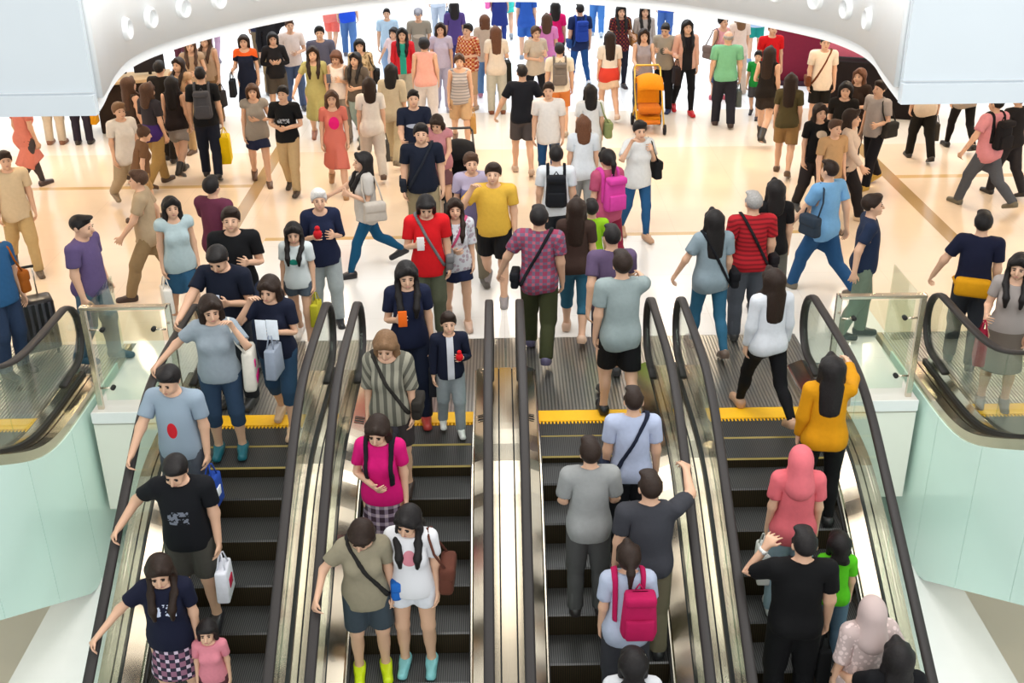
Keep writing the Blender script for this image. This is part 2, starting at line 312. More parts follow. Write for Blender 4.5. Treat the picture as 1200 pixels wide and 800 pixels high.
# ------------------------------------------------------------------ escalators
T30 = math.tan(math.radians(30))
def softplus(t): return t if t > 30 else math.log1p(math.exp(t)) if t > -30 else 0.
def f_down(w, y0=8.61): return lambda y: -T30 * w * softplus(-(y - y0) / w)
def f_up(w, y0=8.90): return lambda y: T30 * w * softplus(-(y - y0) / w)
RAIL_SEC = [(-.042, -.004), (-.036, .014), (-.02, .02), (.02, .02), (.036, .014), (.042, -.004), (.036, -.018), (.018, -.022), (-.018, -.022), (-.036, -.018)]
HW = .6615
def escalator(xc, fz, fr, label, phase, up, ylo, outer_r, outer_l, group):
    root = empty('escalator', label, 'escalator', (0, 0, 0), group)
    ys = list(np.arange(ylo, 8.0, .4)) + list(np.arange(8.0, 10.5, .12))
    # steps
    k0 = 0
    yn = 9.52 - .36 + phase
    while yn > ylo + .2:
        z = fz(yn + (.36 if up else 0)); zn = fz(yn - .36 + (.36 if up else 0))
        V, F = box_vf((-.495, 0, -.24), (.495, .358, 0)); V = [(x, y, q) for x, y, q in V]
        # chamfered nosing in front, riser below it
        V = [(-.495, 0, -.24), (.495, 0, -.24), (.495, .35, -.24), (-.495, .35, -.24), (-.495, .012, 0), (.495, .012, 0), (.495, .356, 0), (-.495, .356, 0), (-.495, 0, -.014), (.495, 0, -.014)]
        F = [(0, 3, 2, 1), (4, 5, 6, 7), (0, 1, 9, 8), (8, 9, 5, 4), (1, 2, 6, 5, 9), (2, 3, 7, 6), (3, 0, 8, 4, 7)]
        o = obj('step', V, F, [M_TREAD, M_RISER, M_YELLOWEDGE], root); o.location = (xc, yn, z)
        for i in (2, 5): o.data.polygons[i].material_index = 1
        o.data.polygons[3].material_index = 2 if z > -.06 or up else 0
        yn -= .36
    box('comb', (xc - .5, 9.53, -.03), (xc + .5, 9.735, .012), M_YELLOW, root)
    teeth = [((xc - .49 + i * .035, 9.49, -.025), (xc - .475 + i * .035, 9.53, .006)) for i in range(29)]
    boxes('comb_teeth', teeth, M_YELLOW, root, 'stuff')
    box('landing_plate', (xc - .80, 9.735, -.06), (xc + .80, 11.43, -.004), M_PLATE, root)
    boxes('landing_ribs', [((xc - .795 + i * .0345, 9.75, -.01), (xc - .777 + i * .0345, 11.41, .006)) for i in range(47) if abs(i * .0345 - .786) < .5] + [((xc - .795 + i * .0345, 10.42, -.01), (xc - .777 + i * .0345, 11.41, .006)) for i in range(47) if abs(i * .0345 - .786) >= .5], M_RIB, root, 'stuff')
    for s, wd in ((-1, outer_l), (1, outer_r)):
        x = xc + s * HW
        # handrail loop over the newel
        path = [(x, y, .95 + fr(y)) for y in ys if y < 10.2]
        r = .33
        path += [(x, 10.24 + r * math.sin(a), .95 - r + r * math.cos(a)) for a in np.linspace(.1, math.pi, 12)] + [(x, 10.1, .29), (x, 9.9, .27)]
        sweep('handrail', RAIL_SEC, path, M_RUBBER, root, True)
        # glass balustrade panels, a rounded one at the newel
        edges = [8.72, 7.5, 6.3, 5.1, 3.9]
        def strip(name, yy, top):
            V, F = [], []
            for y in yy:
                for dx in (-.006, .006):
                    V += [(x + dx, y, .10 + fr(y)), (x + dx, y, top + fr(y))]
            for i in range(len(yy) - 1):
                a, b = 4 * i, 4 * i + 4
                F += [(a, a + 1, b + 1, b), (a + 2, b + 2, b + 3, a + 3), (a + 1, a + 3, b + 3, b + 1), (a, b, b + 2, a + 2)]
            F += [(0, 2, 3, 1), (a + 4, a + 5, a + 7, a + 6)]
            return obj(name, V, F, M_GLASS, root)
        for a, b in zip(edges[1:], edges[:-1]):
            if a >= ylo: strip('glass_panel', list(np.linspace(a + .006, b, 7)), .925)
        pts = [(y, .925 + fr(y)) for y in np.linspace(8.726, 10.2, 9)] + [(10.24 + .30 * math.sin(a), .62 + .30 * math.cos(a)) for a in np.linspace(.1, math.pi * .8, 9)] + [(10.33, .1)] + [(y, .10 + fr(y)) for y in np.linspace(10.1, 8.726, 7)]
        n = len(pts); V = [(x - .006, y, z) for y, z in pts] + [(x + .006, y, z) for y, z in pts]
        obj('glass_panel', V, [tuple(range(n)), tuple(range(2 * n - 1, n - 1, -1))] + [(i, i + n, (i + 1) % n + n, (i + 1) % n) for i in range(n)], M_GLASS, root)
        # inner deck, skirt, outer deck with dark joints
        yd = [y for y in ys if y < 10.45] + [10.45]
        q = lambda *L: [(-s * u, z) for u, z in L] if s > 0 else [(-s * u, z) for u, z in L][::-1]
        profile('inner_deck', q((.012, .17), (.14, .115), (.152, .10), (.152, .07), (.012, .07)), yd, fr, M_DECK, root, x=x)
        profile('skirt', q((.150, .10), (.163, .10), (.163, -.25), (.150, -.25)), yd, fr, M_STEEL, root, x=x)
        profile('skirt_brush', q((.163, .045), (.176, .04), (.176, .02), (.163, .02)), [y for y in yd if y < 9.5], fr, M_DARK, root, x=x)
        profile('glass_clamp', q((-.022, .165), (.022, .165), (.022, .02), (-.022, .02)), yd, fr, M_DARK, root, x=x)
        profile('outer_deck', q((-.022, .13), (-.022, .03), (-.078, .03), (-.078, .13)), yd, fr, M_DECK, root, x=x)
        profile('outer_deck', q((-.092, .13), (-.092, .03), (-wd, .03), (-wd, .13)), yd, fr, M_DECK, root, x=x)
        profile('deck_joint', q((-.076, .115), (-.076, .03), (-.094, .03), (-.094, .115)), yd, fr, M_DARK, root, x=x)
        for i in range(3):
            c_ = 9.42 - i * .045; V = [(x - s * .035, c_, .165), (x - s * .12, c_ + .03, .129), (x - s * .12, c_ + .012, .129), (x - s * .035, c_ - .018, .165)]
            obj('warning_mark', V, [(0, 1, 2, 3)], M_DARK, root)
    return root
M_YELLOWEDGE = node_mat('step_edge_yellow', (.30, .22, .05), .5)
g = 'escalators side by side in the middle of the hall'
NAMES = [('escalator farthest left of the four, descending, riders facing us', -2.443, .0, 'l'), ('descending escalator just left of the central bright deck', -.813, -.02, ''), ('rising escalator just right of the central bright deck, riders with backs turned', .815, .10, ''), ('escalator farthest right of the four, rising past the white ledge', 2.443, .02, 'r')]
for lab, xc, ph, e in NAMES:
    escalator(xc, f_down(.12), f_down(.22), lab, ph, False, 2.0, .19 if e == 'r' else .1522, .19 if e == 'l' else .1522, g)
yy = list(np.arange(1.6, 8, .5)) + list(np.arange(8, 10.3, .15))
for s in (-1, 1):
    profile('wall_cladding_' + ('left' if s < 0 else 'right'), [(-.02, .05), (.02, .05), (.02, -1.3), (-.02, -1.3)], yy, f_down(.22), M_WHITE, x=s * 3.285, kind='structure')
g2 = 'outer escalators rising towards us'
for s, lab in ((-1, 'escalator at the left picture edge, rising towards us over green glass cladding'), (1, 'escalator at the right picture edge, rising towards us over green glass cladding')):
    root = escalator(s * 5.05, f_up(.16), f_up(.22), lab, 0., True, 5.0, .185, .185, g2)
    fu = f_up(.22)
    def low(y): return -1.72 if y > 9.2 else -1.72 + (9.2 - y) * .64
    cuts = [10.9, 10.41, 9.43, 8.45, 7.47, 6.49, 5.3]
    for sx in (-1, 1):
        X = s * 5.05 + sx * (HW + .19)
        for b, a in zip(cuts[:-1], cuts[1:]):
            yy2 = np.linspace(a + .004, b - .004, 7); V, F = [], []
            for y in yy2:
                for dx in (-.01, .01): V += [(X + dx, y, low(y)), (X + dx, y, .03 + fu(y))]
            for i in range(6):
                p, q = 4 * i, 4 * i + 4; F += [(p, p + 1, q + 1, q), (p + 2, q + 2, q + 3, p + 3), (p + 1, p + 3, q + 3, q + 1), (p, q, q + 2, p + 2)]
            F += [(0, 2, 3, 1), (24, 25, 27, 26)]
            obj('cladding_panel', V, F, M_GREEN, root)
    V, F = [], []
    for y in np.linspace(5.3, 10.9, 24):
        for X in (s * 5.05 - HW - .17, s * 5.05 + HW + .17): V += [(X, y, low(y) + .01), (X, y, low(y) + .03)]
    for i in range(23): p, q = 4 * i, 4 * i + 4; F += [(p, q, q + 2, p + 2), (p + 1, p + 3, q + 3, q + 1)]
    obj('soffit', V, F, M_CREAM, root)
    X0 = sorted((s * 4.22, s * 4.30)); box('landing_border', (X0[0], 9.86, -.06), (X0[1], 11.43, .0), M_TAN, root) if False else None
M_TAN = node_mat('tan_plate', (.42, .36, .22), .35, .5)
for s in (-1, 1):
    a, b = sorted((s * 4.2, s * 4.42)); box('trim_%d' % (6 if s < 0 else 7), (a, 10.3, -.07), (b, 11.43, -.001), M_TAN, kind='structure')

# ------------------------------------------------------------------ glass barriers between the escalators
for s in (-1, 1):
    side = 'left' if s < 0 else 'right'
    r = empty('glass_barrier', 'short glass barrier with steel posts on the ledge, ' + side + ' of the escalators', 'barrier', (s * 4.06, 9.93, 0), 'glass barriers beside the escalators')
    def post(x, y, t=1.09):
        p = box('post', (x - .03, y - .018, 0), (x + .03, y + .018, t), M_STEEL, r, bevel=.006)
        return p
    w_ = s * -.78
    post(0, 0); post(w_, .12)
    a, b = sorted((.03 * s, w_ - .03 * s)); 
    box('top_rail', (a, -.03, 1.09), (b, .05, 1.125), M_STEEL, r, bevel=.01)
    a, b = sorted((-.06 * s, w_ + .06 * s)); box('glass_panel', (a, .035, .08), (b, .047, 1.05), M_GLASS, r)
    for xx in (-.14 * s, w_ + .14 * s):
        for z in (.86, .22):
            tube('clamp', [(xx + (.12 if (xx * s) > -.3 else -.12) * s, .03, z), (xx, .03, z)], .011, M_STEEL, r); tube('clamp_disc', [(xx, .018, z), (xx, .06, z)], .024, M_DARK, r, 12)
    # return panel along the outer escalator
    box('glass_panel', (s * .02, .1, .06), (s * .034, .95, 1.05), M_GLASS, r) if s > 0 else box('glass_panel', (s * .034, .1, .06), (s * .02, .95, 1.05), M_GLASS, r)

# unseen bars added overhead so the decks reflect bright and dark bands
for i in range(14):
    y = -7 + i * 1.15
    box('trim_%d' % (8 + i), (-9, y, 11.0), (9, y + .4, 11.4), M_REFLBAR, kind='structure')

# ------------------------------------------------------------------ people
# Bodies and garments are modelled once as smooth blended volumes (a template man and a template
# woman, arms held out), meshed, then posed bone by bone for every person.
def smin(a, b, k):
    h = np.clip(.5 + .5 * (b - a) / k, 0, 1)
    return b * (1 - h) + a * h - k * h * (1 - h)

class Field:
    def __init__(s, lo, hi, h):
        s.lo = np.array(lo, float); s.h = h
        s.n = np.maximum(((np.array(hi) - s.lo) / h).astype(int) + 1, 2)
        s.ax = [s.lo[i] + h * np.arange(s.n[i]) for i in range(3)]
        s.d = np.full(s.n, .35)
    def box(s, lo, hi):
        sl = []
        for i in range(3):
            a = int(max(0, math.floor((lo[i] - s.lo[i]) / s.h))); b = int(min(s.n[i], math.ceil((hi[i] - s.lo[i]) / s.h) + 1))
            sl.append(slice(a, max(a, b)))
        return tuple(sl)
    def pts(s, sl):
        return np.stack(np.meshgrid(s.ax[0][sl[0]], s.ax[1][sl[1]], s.ax[2][sl[2]], indexing='ij'), -1)
    def put(s, f, lo, hi, k=.02, m=.06):
        sl = s.box([a - m for a in lo], [a + m for a in hi])
        if min(x.stop - x.start for x in sl) <= 0: return
        v = f(s.pts(sl))
        s.d[sl] = np.minimum(v, s.d[sl]) if k <= 0 else smin(v, s.d[sl], k)
    def cone(s, a, b, ra, rb, k=.02, sq=None):
        # round cone from a to b; sq flattens it along the y axis
        a = np.array(a, float); b = np.array(b, float); r = max(ra, rb)
        ba = b - a; l2 = max(ba @ ba, 1e-9)
        def f(p):
            q = p - a; t = np.clip((q @ ba) / l2, 0, 1)
            w = q - t[..., None] * ba
            if sq: w = w * np.array([1, 1 / sq, 1])
            return np.sqrt((w * w).sum(-1)) - (ra + (rb - ra) * t)
        s.put(f, np.minimum(a, b) - r, np.maximum(a, b) + r, k)
    def ell(s, c, r, k=.02):
        c = np.array(c, float); r = np.array(r, float)
        def f(p):
            q = (p - c) / r; l = np.sqrt((q * q).sum(-1)); g = np.sqrt(((q / r) ** 2).sum(-1))
            return l * (l - 1) / np.maximum(g, 1e-6)
        s.put(f, c - r, c + r, k)
    def every(s): return s.pts((slice(None),) * 3)
    def cut(s, v): s.d = np.maximum(s.d, v)
    def mesh(s):
        return nets(s.d, s.lo, s.h)

def nets(d, lo, h):
    # naive surface nets
    d = np.pad(d, 1, constant_values=.3); lo = np.array(lo) - h
    n = d.shape; neg = d < 0
    c = np.zeros([x - 1 for x in n], int)
    for i in (0, 1):
        for j in (0, 1):
            for k in (0, 1): c += neg[i:n[0] - 1 + i, j:n[1] - 1 + j, k:n[2] - 1 + k]
    act = (c > 0) & (c < 8)
    idx = np.full(act.shape, -1); idx[act] = np.arange(act.sum())
    I = np.argwhere(act); acc = np.zeros((len(I), 3)); cnt = np.zeros(len(I))
    cor = [(i, j, k) for i in (0, 1) for j in (0, 1) for k in (0, 1)]
    for a in cor:
        for ax in range(3):
            if a[ax]: continue
            b = list(a); b[ax] = 1
            da = d[I[:, 0] + a[0], I[:, 1] + a[1], I[:, 2] + a[2]]; db = d[I[:, 0] + b[0], I[:, 1] + b[1], I[:, 2] + b[2]]
            m = (da < 0) != (db < 0)
            t = np.where(m, da / np.where(m, da - db, 1), 0)
            P = np.tile(np.array(a, float), (len(I), 1)); P[:, ax] += t
            acc += P * m[:, None]; cnt += m
    V = lo + (I + acc / cnt[:, None]) * h
    F = []
    for ax in range(3):
        u, v = (ax + 1) % 3, (ax + 2) % 3
        s0 = [slice(1, -1)] * 3; s0[ax] = slice(0, n[ax] - 1); s1 = list(s0); s1[ax] = slice(1, n[ax])
        A = neg[tuple(s0)]; B = neg[tuple(s1)]
        E = np.argwhere(A != B); off = np.array([1, 1, 1]); off[ax] = 0; E = E + off
        def at(du, dv):
            q = E.copy(); q[:, u] -= du; q[:, v] -= dv
            return idx[q[:, 0], q[:, 1], q[:, 2]]
        Q = np.stack([at(1, 1), at(0, 1), at(0, 0), at(1, 0)], 1)
        fl = ~neg[E[:, 0], E[:, 1], E[:, 2]]
        Q[fl] = Q[fl][:, ::-1]
        F.append(Q[(Q >= 0).all(1)])
    return V, np.concatenate(F)

def reduce_mesh(V, F, tris, smooth=1):
    me = bpy.data.meshes.new('t'); me.from_pydata(V.tolist(), [], F.tolist())
    o = bpy.data.objects.new('t', me); C.objects.link(o)
    if smooth:
        m = o.modifiers.new('s', 'SMOOTH'); m.factor = .5; m.iterations = smooth
    m = o.modifiers.new('d', 'DECIMATE'); m.ratio = min(1, tris / (2. * len(F)))
    dg = bpy.context.evaluated_depsgraph_get(); ev = o.evaluated_get(dg).to_mesh()
    V2 = np.empty(len(ev.vertices) * 3); ev.vertices.foreach_get('co', V2)
    ev.calc_loop_triangles(); T = np.empty(len(ev.loop_triangles) * 3, int); ev.loop_triangles.foreach_get('vertices', T)
    o.evaluated_get(dg).to_mesh_clear()
    bpy.data.objects.remove(o); bpy.data.meshes.remove(me)
    return V2.reshape(-1, 3), T.reshape(-1, 3)

AX = np.array([math.sin(math.radians(38)), 0, -math.cos(math.radians(38))])   # template arm direction (left arm)
def mir(p, s): return np.array([p[0] * s, p[1], p[2]])

class Figure:
    """proportions of one template (facing -y)"""
    def __init__(s, sex):
        m = sex == 'm'; s.sex = sex
        s.H = 1.74 if m else 1.62; z = s.H / 1.74; s.z = z
        s.shx = .178 if m else .15; s.hx = .092 if m else .095
        s.J = dict(pelvis=(0, 0, .95 * z), spine=(0, .005, 1.10 * z), chest=(0, .01, 1.25 * z), neck=(0, .012, 1.465 * z), head=(0, 0, 1.545 * z))
        for sd, k in (('l', 1), ('r', -1)):
            sh = np.array([s.shx * k, .012, 1.425 * z]); a = mir(AX, k)
            el = sh + a * .285 * z; wr = el + a * .25 * z + np.array([0, -.012, 0])
            s.J.update({'arm_' + sd: sh, 'fore_' + sd: el, 'hand_' + sd: wr, 'fing_' + sd: wr + a * .09 * z,
                        'thigh_' + sd: (s.hx * k, 0, .915 * z), 'shin_' + sd: (.105 * k, -.008, .50 * z), 'foot_' + sd: (.11 * k, .02, .085 * z)})
        s.J = {k: np.array(v, float) for k, v in s.J.items()}
        s.par = dict(pelvis=None, spine='pelvis', chest='spine', neck='chest', head='neck')
        for d in 'lr': s.par.update({'arm_' + d: 'chest', 'fore_' + d: 'arm_' + d, 'hand_' + d: 'fore_' + d, 'fing_' + d: 'hand_' + d, 'thigh_' + d: 'pelvis', 'shin_' + d: 'thigh_' + d, 'foot_' + d: 'shin_' + d})
        s.end = dict(pelvis=(0, 0, .98 * z), spine=s.J['chest'], chest=(0, .01, 1.42 * z), neck=s.J['head'], head=(0, -.01, 1.70 * z))
        for d, k in (('l', 1), ('r', -1)):
            s.end.update({'arm_' + d: s.J['fore_' + d], 'fore_' + d: s.J['hand_' + d], 'hand_' + d: s.J['fing_' + d], 'fing_' + d: s.J['fing_' + d] + mir(AX, k) * .08,
                          'thigh_' + d: s.J['shin_' + d], 'shin_' + d: s.J['foot_' + d], 'foot_' + d: s.J['foot_' + d] + np.array([0, -.17, -.05])})
    def torso(s, f, g=0., k=.05):
        z = s.z; m = s.sex == 'm'
        f.ell((0, .005, .955 * z), (.158 + g if m else .165 + g, .112 + g, .13 + g), k)
        f.ell((0, -.002, 1.10 * z), (.142 + g if m else .122 + g, .1 + g, .17), k)
        f.ell((0, .005, 1.27 * z), (.165 + g if m else .142 + g, .113 + g if m else .1 + g, .19), k)
        for q in (-1, 1):
            f.cone((.05 * q, .012, 1.44 * z), (s.shx * q * .93, .012, 1.415 * z), .055 + g, .056 + g if m else .047 + g, k)
            if not m: f.ell((.068 * q, -.075, 1.255 * z), (.062 + g, .05 + g, .064 + g), .035)
            f.ell((.075 * q, .06, .925 * z), (.085 + g, .085 + g, .1 + g), k)
    def arms(s, f, g=0., upto=9, k=.03, flare=0.):
        for q in (-1, 1):
            d = 'l' if q > 0 else 'r'; J = s.J; m = s.sex == 'm'
            r = (.054, .042, .043, .028) if m else (.046, .035, .036, .024)
            f.cone(J['arm_' + d], J['fore_' + d], r[0] + g, r[1] + g + flare, k)
            f.cone(J['fore_' + d], J['hand_' + d], r[2] + g, r[3] + g + flare * .5, k)
    def legs(s, f, g=0., k=.03, low=0., flare=0.):
        for q in (-1, 1):
            d = 'l' if q > 0 else 'r'; J = s.J
            f.cone(J['thigh_' + d] + (0, .01, 0), J['shin_' + d], .09 + g, .056 + g + low + flare, k)
            f.cone(J['shin_' + d], J['foot_' + d], .055 + g + flare, .036 + g + low + flare, k)
            f.ell(J['shin_' + d] * .62 + J['foot_' + d] * .38 + np.array([0, .022, 0]), (.05 + g, .05 + g, .12), k)
    def body(s):
        z = s.z; h = .0085
        f = Field((-.75, -.2, -.01), (.75, .2, s.H + .02), h)
        s.torso(f); s.legs(f); s.arms(f)
        nr = .054 if s.sex == 'm' else .045
        f.cone((0, .015, 1.44 * z), (0, -.002, 1.575 * z), nr + .004, nr, .03)
        hs = 1. if s.sex == 'm' else .97; c = lambda x, y, w: (x * hs, y * hs, s.H - (1.74 - w) * hs)
        E = lambda p, r, k=.02: f.ell(c(*p), np.array(r) * hs, k)
        E((0, .018, 1.645), (.076, .096, .094)); E((0, -.03, 1.60), (.062, .07, .09)); E((0, -.045, 1.555), (.046, .05, .042))
        E((0, -.086, 1.533), (.02, .018, .016)); 
        for q in (-1, 1):
            E((.078 * q, .012, 1.615), (.012, .026, .034), .006); E((.036 * q, -.078, 1.585), (.024, .02, .022), .02)
        f.cone(c(0, -.098, 1.635), c(0, -.12, 1.597), .009 * hs, .0135 * hs, .012); f.cone(c(-.018, -.093, 1.563), c(.018, -.093, 1.563), .0105, .0105, .01)
        # eye sockets
        for q in (-1, 1):
            cc = np.array(c(.031 * q, -.108, 1.628)); P = f.every
            sl = f.box(cc - .04, cc + .04); p = f.pts(sl); v = np.sqrt((((p - cc) / (1, 1, .75)) ** 2).sum(-1)) - .011
            f.d[sl] = -smin(-f.d[sl], v, .012)
        # hands: palm, four fingers of different lengths, thumb leaving the side of the palm
        for q in (-1, 1):
            d = 'l' if q > 0 else 'r'; w = s.J['hand_' + d]; a = mir(AX, q); b = mir(np.array([-a[2] * q, 0, a[0] * q]) * q, 1)
            inn = np.array([-q * abs(a[2]), 0, -abs(a[0])])           # towards the thigh
            for i, (y, L) in enumerate(((-.033, .074), (-.011, .083), (.011, .077), (.031, .06))):
                m0 = w + a * (.088 - .004 * i) * z + np.array([0, y, 0])
                f.cone(w + a * .012 + np.array([0, y * .5, 0]), m0, .0155, .0125, .012)
                y2 = y * 1.5; m1 = m0 + a * L * .48 + inn * .012 + np.array([0, (y2 - y) * .5, 0]); m2 = m1 + a * L * .42 + inn * .03 + np.array([0, (y2 - y) * .3, 0])
                f.cone(m0, m1, .0102, .0095, .004); f.cone(m1, m2, .0095, .0082, .004)
            t0 = w + a * .03 + np.array([0, -.02, 0]); t1 = w + a * .065 + inn * .015 + np.array([0, -.056, 0]); t2 = w + a * .098 + inn * .025 + np.array([0, -.068, 0])
            f.cone(t0, t1, .0145, .0115, .01); f.cone(t1, t2, .0112, .009, .006)
            x = s.J['foot_' + d]
            f.cone(x + (0, .035, -.045 * z), x + (.008 * q, -.165, -.058 * z), .036, .026, .02); f.cone(x, x + (0, .0, -.04), .037, .035, .02)
        f.d = np.maximum(f.d, -(f.every()[..., 2]))
        return f.mesh()
    def arm_cut(s, f, L):
        p = f.every()
        for q in (-1, 1):
            sh = s.J['arm_' + ('l' if q > 0 else 'r')]; a = mir(AX, q)
            v = (p - sh) @ a - L
            u = (p - sh) @ a; dist = np.linalg.norm(p - sh - u[..., None] * a, axis=-1)
            m = (p[..., 0] * q > s.shx - .03) & (v > -.03) & (dist < .115)
            f.d = np.where(m, np.maximum(f.d, v), f.d)
    def neck_cut(s, f, deep=0., wide=0.):
        p = f.every(); c = np.array([0, -.03 - deep * .3, 1.515 * s.z])
        q = (p - c) / (.082 + wide, .085 + deep * .3, .062 + deep)
        v = (np.sqrt((q * q).sum(-1)) - 1) * .06
        f.d = np.maximum(f.d, -v); f.d = np.maximum(f.d, p[..., 2] - 1.505 * s.z)
    def top(s, sleeve='short', hem=.86, loose=.016, neck=0.):
        z = s.z; f = Field((-.72, -.25, (hem - .03) * z), (.72, .25, 1.56 * z), .0125)
        s.torso(f, loose, .07)
        f.cone((0, .004, hem * z - .12), (0, 0, 1.18 * z), (.178 if s.sex == 'm' else .182) + loose * .8, (.142 if s.sex == 'm' else .126) + loose, .05, .74)
        p = f.every()
        if sleeve != 'none': s.arms(f, loose * .75 + .004, k=.035, flare=.012 if sleeve == 'short' else .004)
        s.arm_cut(f, {'none': -.035, 'cap': .07, 'short': .19, 'elbow': .29, 'long': .51}[sleeve] * z)
        f.cut(hem * z - p[..., 2]); s.neck_cut(f, neck, .012 + (.03 if sleeve == 'none' else 0))
        return f.mesh()
    def jacket(s):
        V = s.top('long', .80, .03, .05)
        return V
    def skirt_into(s, f, hem, flare):
        z = s.z
        f.cone((0, .005, .98 * z), (0, .005, hem * z - .1), .145, .175 + flare, .06, .78)
    def bottom(s, kind):
        z = s.z; hem = dict(trousers=.06, slim=.07, capri=.33, shorts=.56, hotpants=.74, skirt=.56, midi=.30, mini=.66)[kind]
        f = Field((-.42, -.32, (hem - .03) * z), (.42, .32, 1.08 * z), .0125)
        g = .012
        f.ell((0, .005, .955 * z), (.158 + g if s.sex == 'm' else .165 + g, .115 + g, .13), .05)
        for q in (-1, 1): f.ell((.075 * q, .06, .925 * z), (.085 + g, .085 + g, .1 + g), .05)
        if kind in ('skirt', 'midi', 'mini'): s.skirt_into(f, hem, {'skirt': .05, 'midi': .07, 'mini': .045}[kind])
        else: s.legs(f, {'slim': .007, 'trousers': .014, 'capri': .012}.get(kind, .016), .03, *{'trousers': (.014, .006), 'slim': (0, 0), 'capri': (.004, .004)}.get(kind, (.012, .012)))
        p = f.every(); f.cut(hem * z - p[..., 2]); f.cut(p[..., 2] - 1.005 * z)
        return f.mesh()
    def dress(s, hem=.56, sleeve='cap', loose=.014, flare=.05):
        z = s.z; f = Field((-.62, -.34, (hem - .03) * z), (.62, .34, 1.56 * z), .0135)
        s.torso(f, loose, .06); s.skirt_into(f, hem, flare)
        if sleeve != 'none': s.arms(f, loose * .8, k=.035, flare=.01)
        s.arm_cut(f, {'none': -.035, 'cap': .07, 'short': .17, 'long': .51}[sleeve] * z)
        p = f.every(); f.cut(hem * z - p[..., 2]); s.neck_cut(f, .03, .02)
        return f.mesh()
    def hair(s, style):
        hs = 1. if s.sex == 'm' else .97; T = s.H
        c = lambda x, y, w: np.array((x * hs, y * hs, T - (1.74 - w) * hs))
        f = Field((-.2, -.22, T - .75), (.2, .26, T + .12), .011)
        if style == 'scarf':
            f.ell(c(0, .02, 1.64), (.097, .115, .112), .02); f.cone(c(0, -.02, 1.56), c(0, .02, 1.42), .085, .13, .05); f.cone(c(0, .07, 1.6), c(0, .09, 1.4), .08, .11, .05)
        else:
            f.ell(c(0, .02, 1.655), (.093, .113, .105) if style not in ('crop', 'bald') else (.084, .104, .099), .02)
            p = f.every(); o = c(0, -.09, {'crop': 1.69, 'bald': 1.69, 'short': 1.686, 'bob': 1.672, 'bun': 1.69}.get(style, 1.684)); e = c(0, .085, 1.535) if style != 'bald' else c(0, .08, 1.60)
            t = e - o; nn = np.array([0, -t[2], t[1]]); nn /= np.linalg.norm(nn)
            f.cut(-((p - o) @ nn))
            if style == 'bald': f.cut((p[..., 2] - c(0, 0, 1.668)[2]))
            for q in (-1, 1):
                if style in ('short', 'crop', 'cap'): f.cone(c(.079 * q, -.012, 1.66), c(.079 * q, .0, 1.60), .014, .008, .012)
            if style in ('short', 'crop'): f.ell(c(.012, -.05, 1.728), (.068, .05, .034 if style == 'short' else .022), .03)
            if style == 'bob': f.ell(c(.008, -.07, 1.70), (.068, .036, .036), .025)
            if style in ('long', 'mid', 'pony'):
                for q in (-1, 1): f.cone(c(.012, -.075, 1.735), c(.074 * q, -.06, 1.665), .024, .018, .025)
            if style in ('cap', 'sunhat'):
                f.ell(c(0, .015, 1.69), (.098, .113, .075), .01)
                if style == 'cap': f.cone(c(0, -.08, 1.685), c(0, -.165, 1.67), .06, .045, .01)
            if style in ('bob', 'long', 'mid', 'pony', 'bun'):
                for q in (-1, 1): f.cone(c(.07 * q, -.055, 1.69), c(.084 * q, -.005, 1.61), .02, .018, .02)
            if style in ('bob', 'mid', 'long'):
                low = {'bob': 1.53, 'mid': 1.42, 'long': 1.27}[style]
                for q in (-1, 1):
                    f.cone(c(.082 * q, .01, 1.66), c(.086 * q, .01, max(low, 1.50)), .03, .026, .03)
                    if low < 1.5:
                        f.cone(c(.086 * q, .0, 1.54), c(.088 * q, -.09 if low < 1.35 else -.02, 1.45), .028, .03, .03)
                        if low < 1.35: f.cone(c(.088 * q, -.09, 1.45), c(.074 * q, -.15, 1.33), .03, .03, .03); f.cone(c(.074 * q, -.15, 1.33), c(.07 * q, -.155, 1.24), .03, .018, .03)
                f.cone(c(0, .065, 1.64), c(0, .085, low), .085, .075 if low < 1.5 else .06, .04, .75)
                f.cone(c(-.05, .085, 1.5), c(-.05, .105, low), .05, .035, .03, .7); f.cone(c(.05, .085, 1.5), c(.05, .105, low), .05, .035, .03, .7)
            if style == 'pony':
                f.ell(c(0, .12, 1.67), (.03, .03, .03), .02); f.cone(c(0, .13, 1.665), c(0, .165, 1.60), .03, .032, .02); f.cone(c(0, .165, 1.6), c(0, .15, 1.42), .032, .012, .02)
            if style == 'bun': f.ell(c(0, .09, 1.745), (.048, .048, .042), .012)
        if style not in ('short', 'crop', 'bald', 'cap'):
            cc = c(0, -.088, 1.598); sl = f.box(cc - .2, cc + .2); p = f.pts(sl)
            q = (p - cc) / (.056, .085, .080)
            f.d[sl] = np.maximum(f.d[sl], -(np.sqrt((q * q).sum(-1)) - 1) * .07)
        return f.mesh()
    def shoe(s, q, style='shoe'):
        x = s.J['foot_' + ('l' if q > 0 else 'r')]; z = s.z
        f = Field(x + (-.12, -.3, -.1), x + (.12, .16, .22), .0095)
        f.cone(x + (0, .035, -.04 * z), x + (.008 * q, -.17, -.055 * z), .046, .035, .02); f.cone(x + (0, .02, -.03), x + (0, -.05, -.03), .048, .045, .03)
        f.cone(x + (0, .03, -.075), x + (.008 * q, -.16, -.075), .048, .044, .01, None)
        p = f.every()
        if style == 'boot': f.cone(x + (0, .01, 0), x + (0, .015, .14), .05, .058, .02); f.cut(p[..., 2] - (x[2] + .15))
        else: f.cut((p[..., 2] - (x[2] + .005)) - (p[..., 1] - x[1]) * .15)
        f.cut(-p[..., 2] - .002)
        return f.mesh()
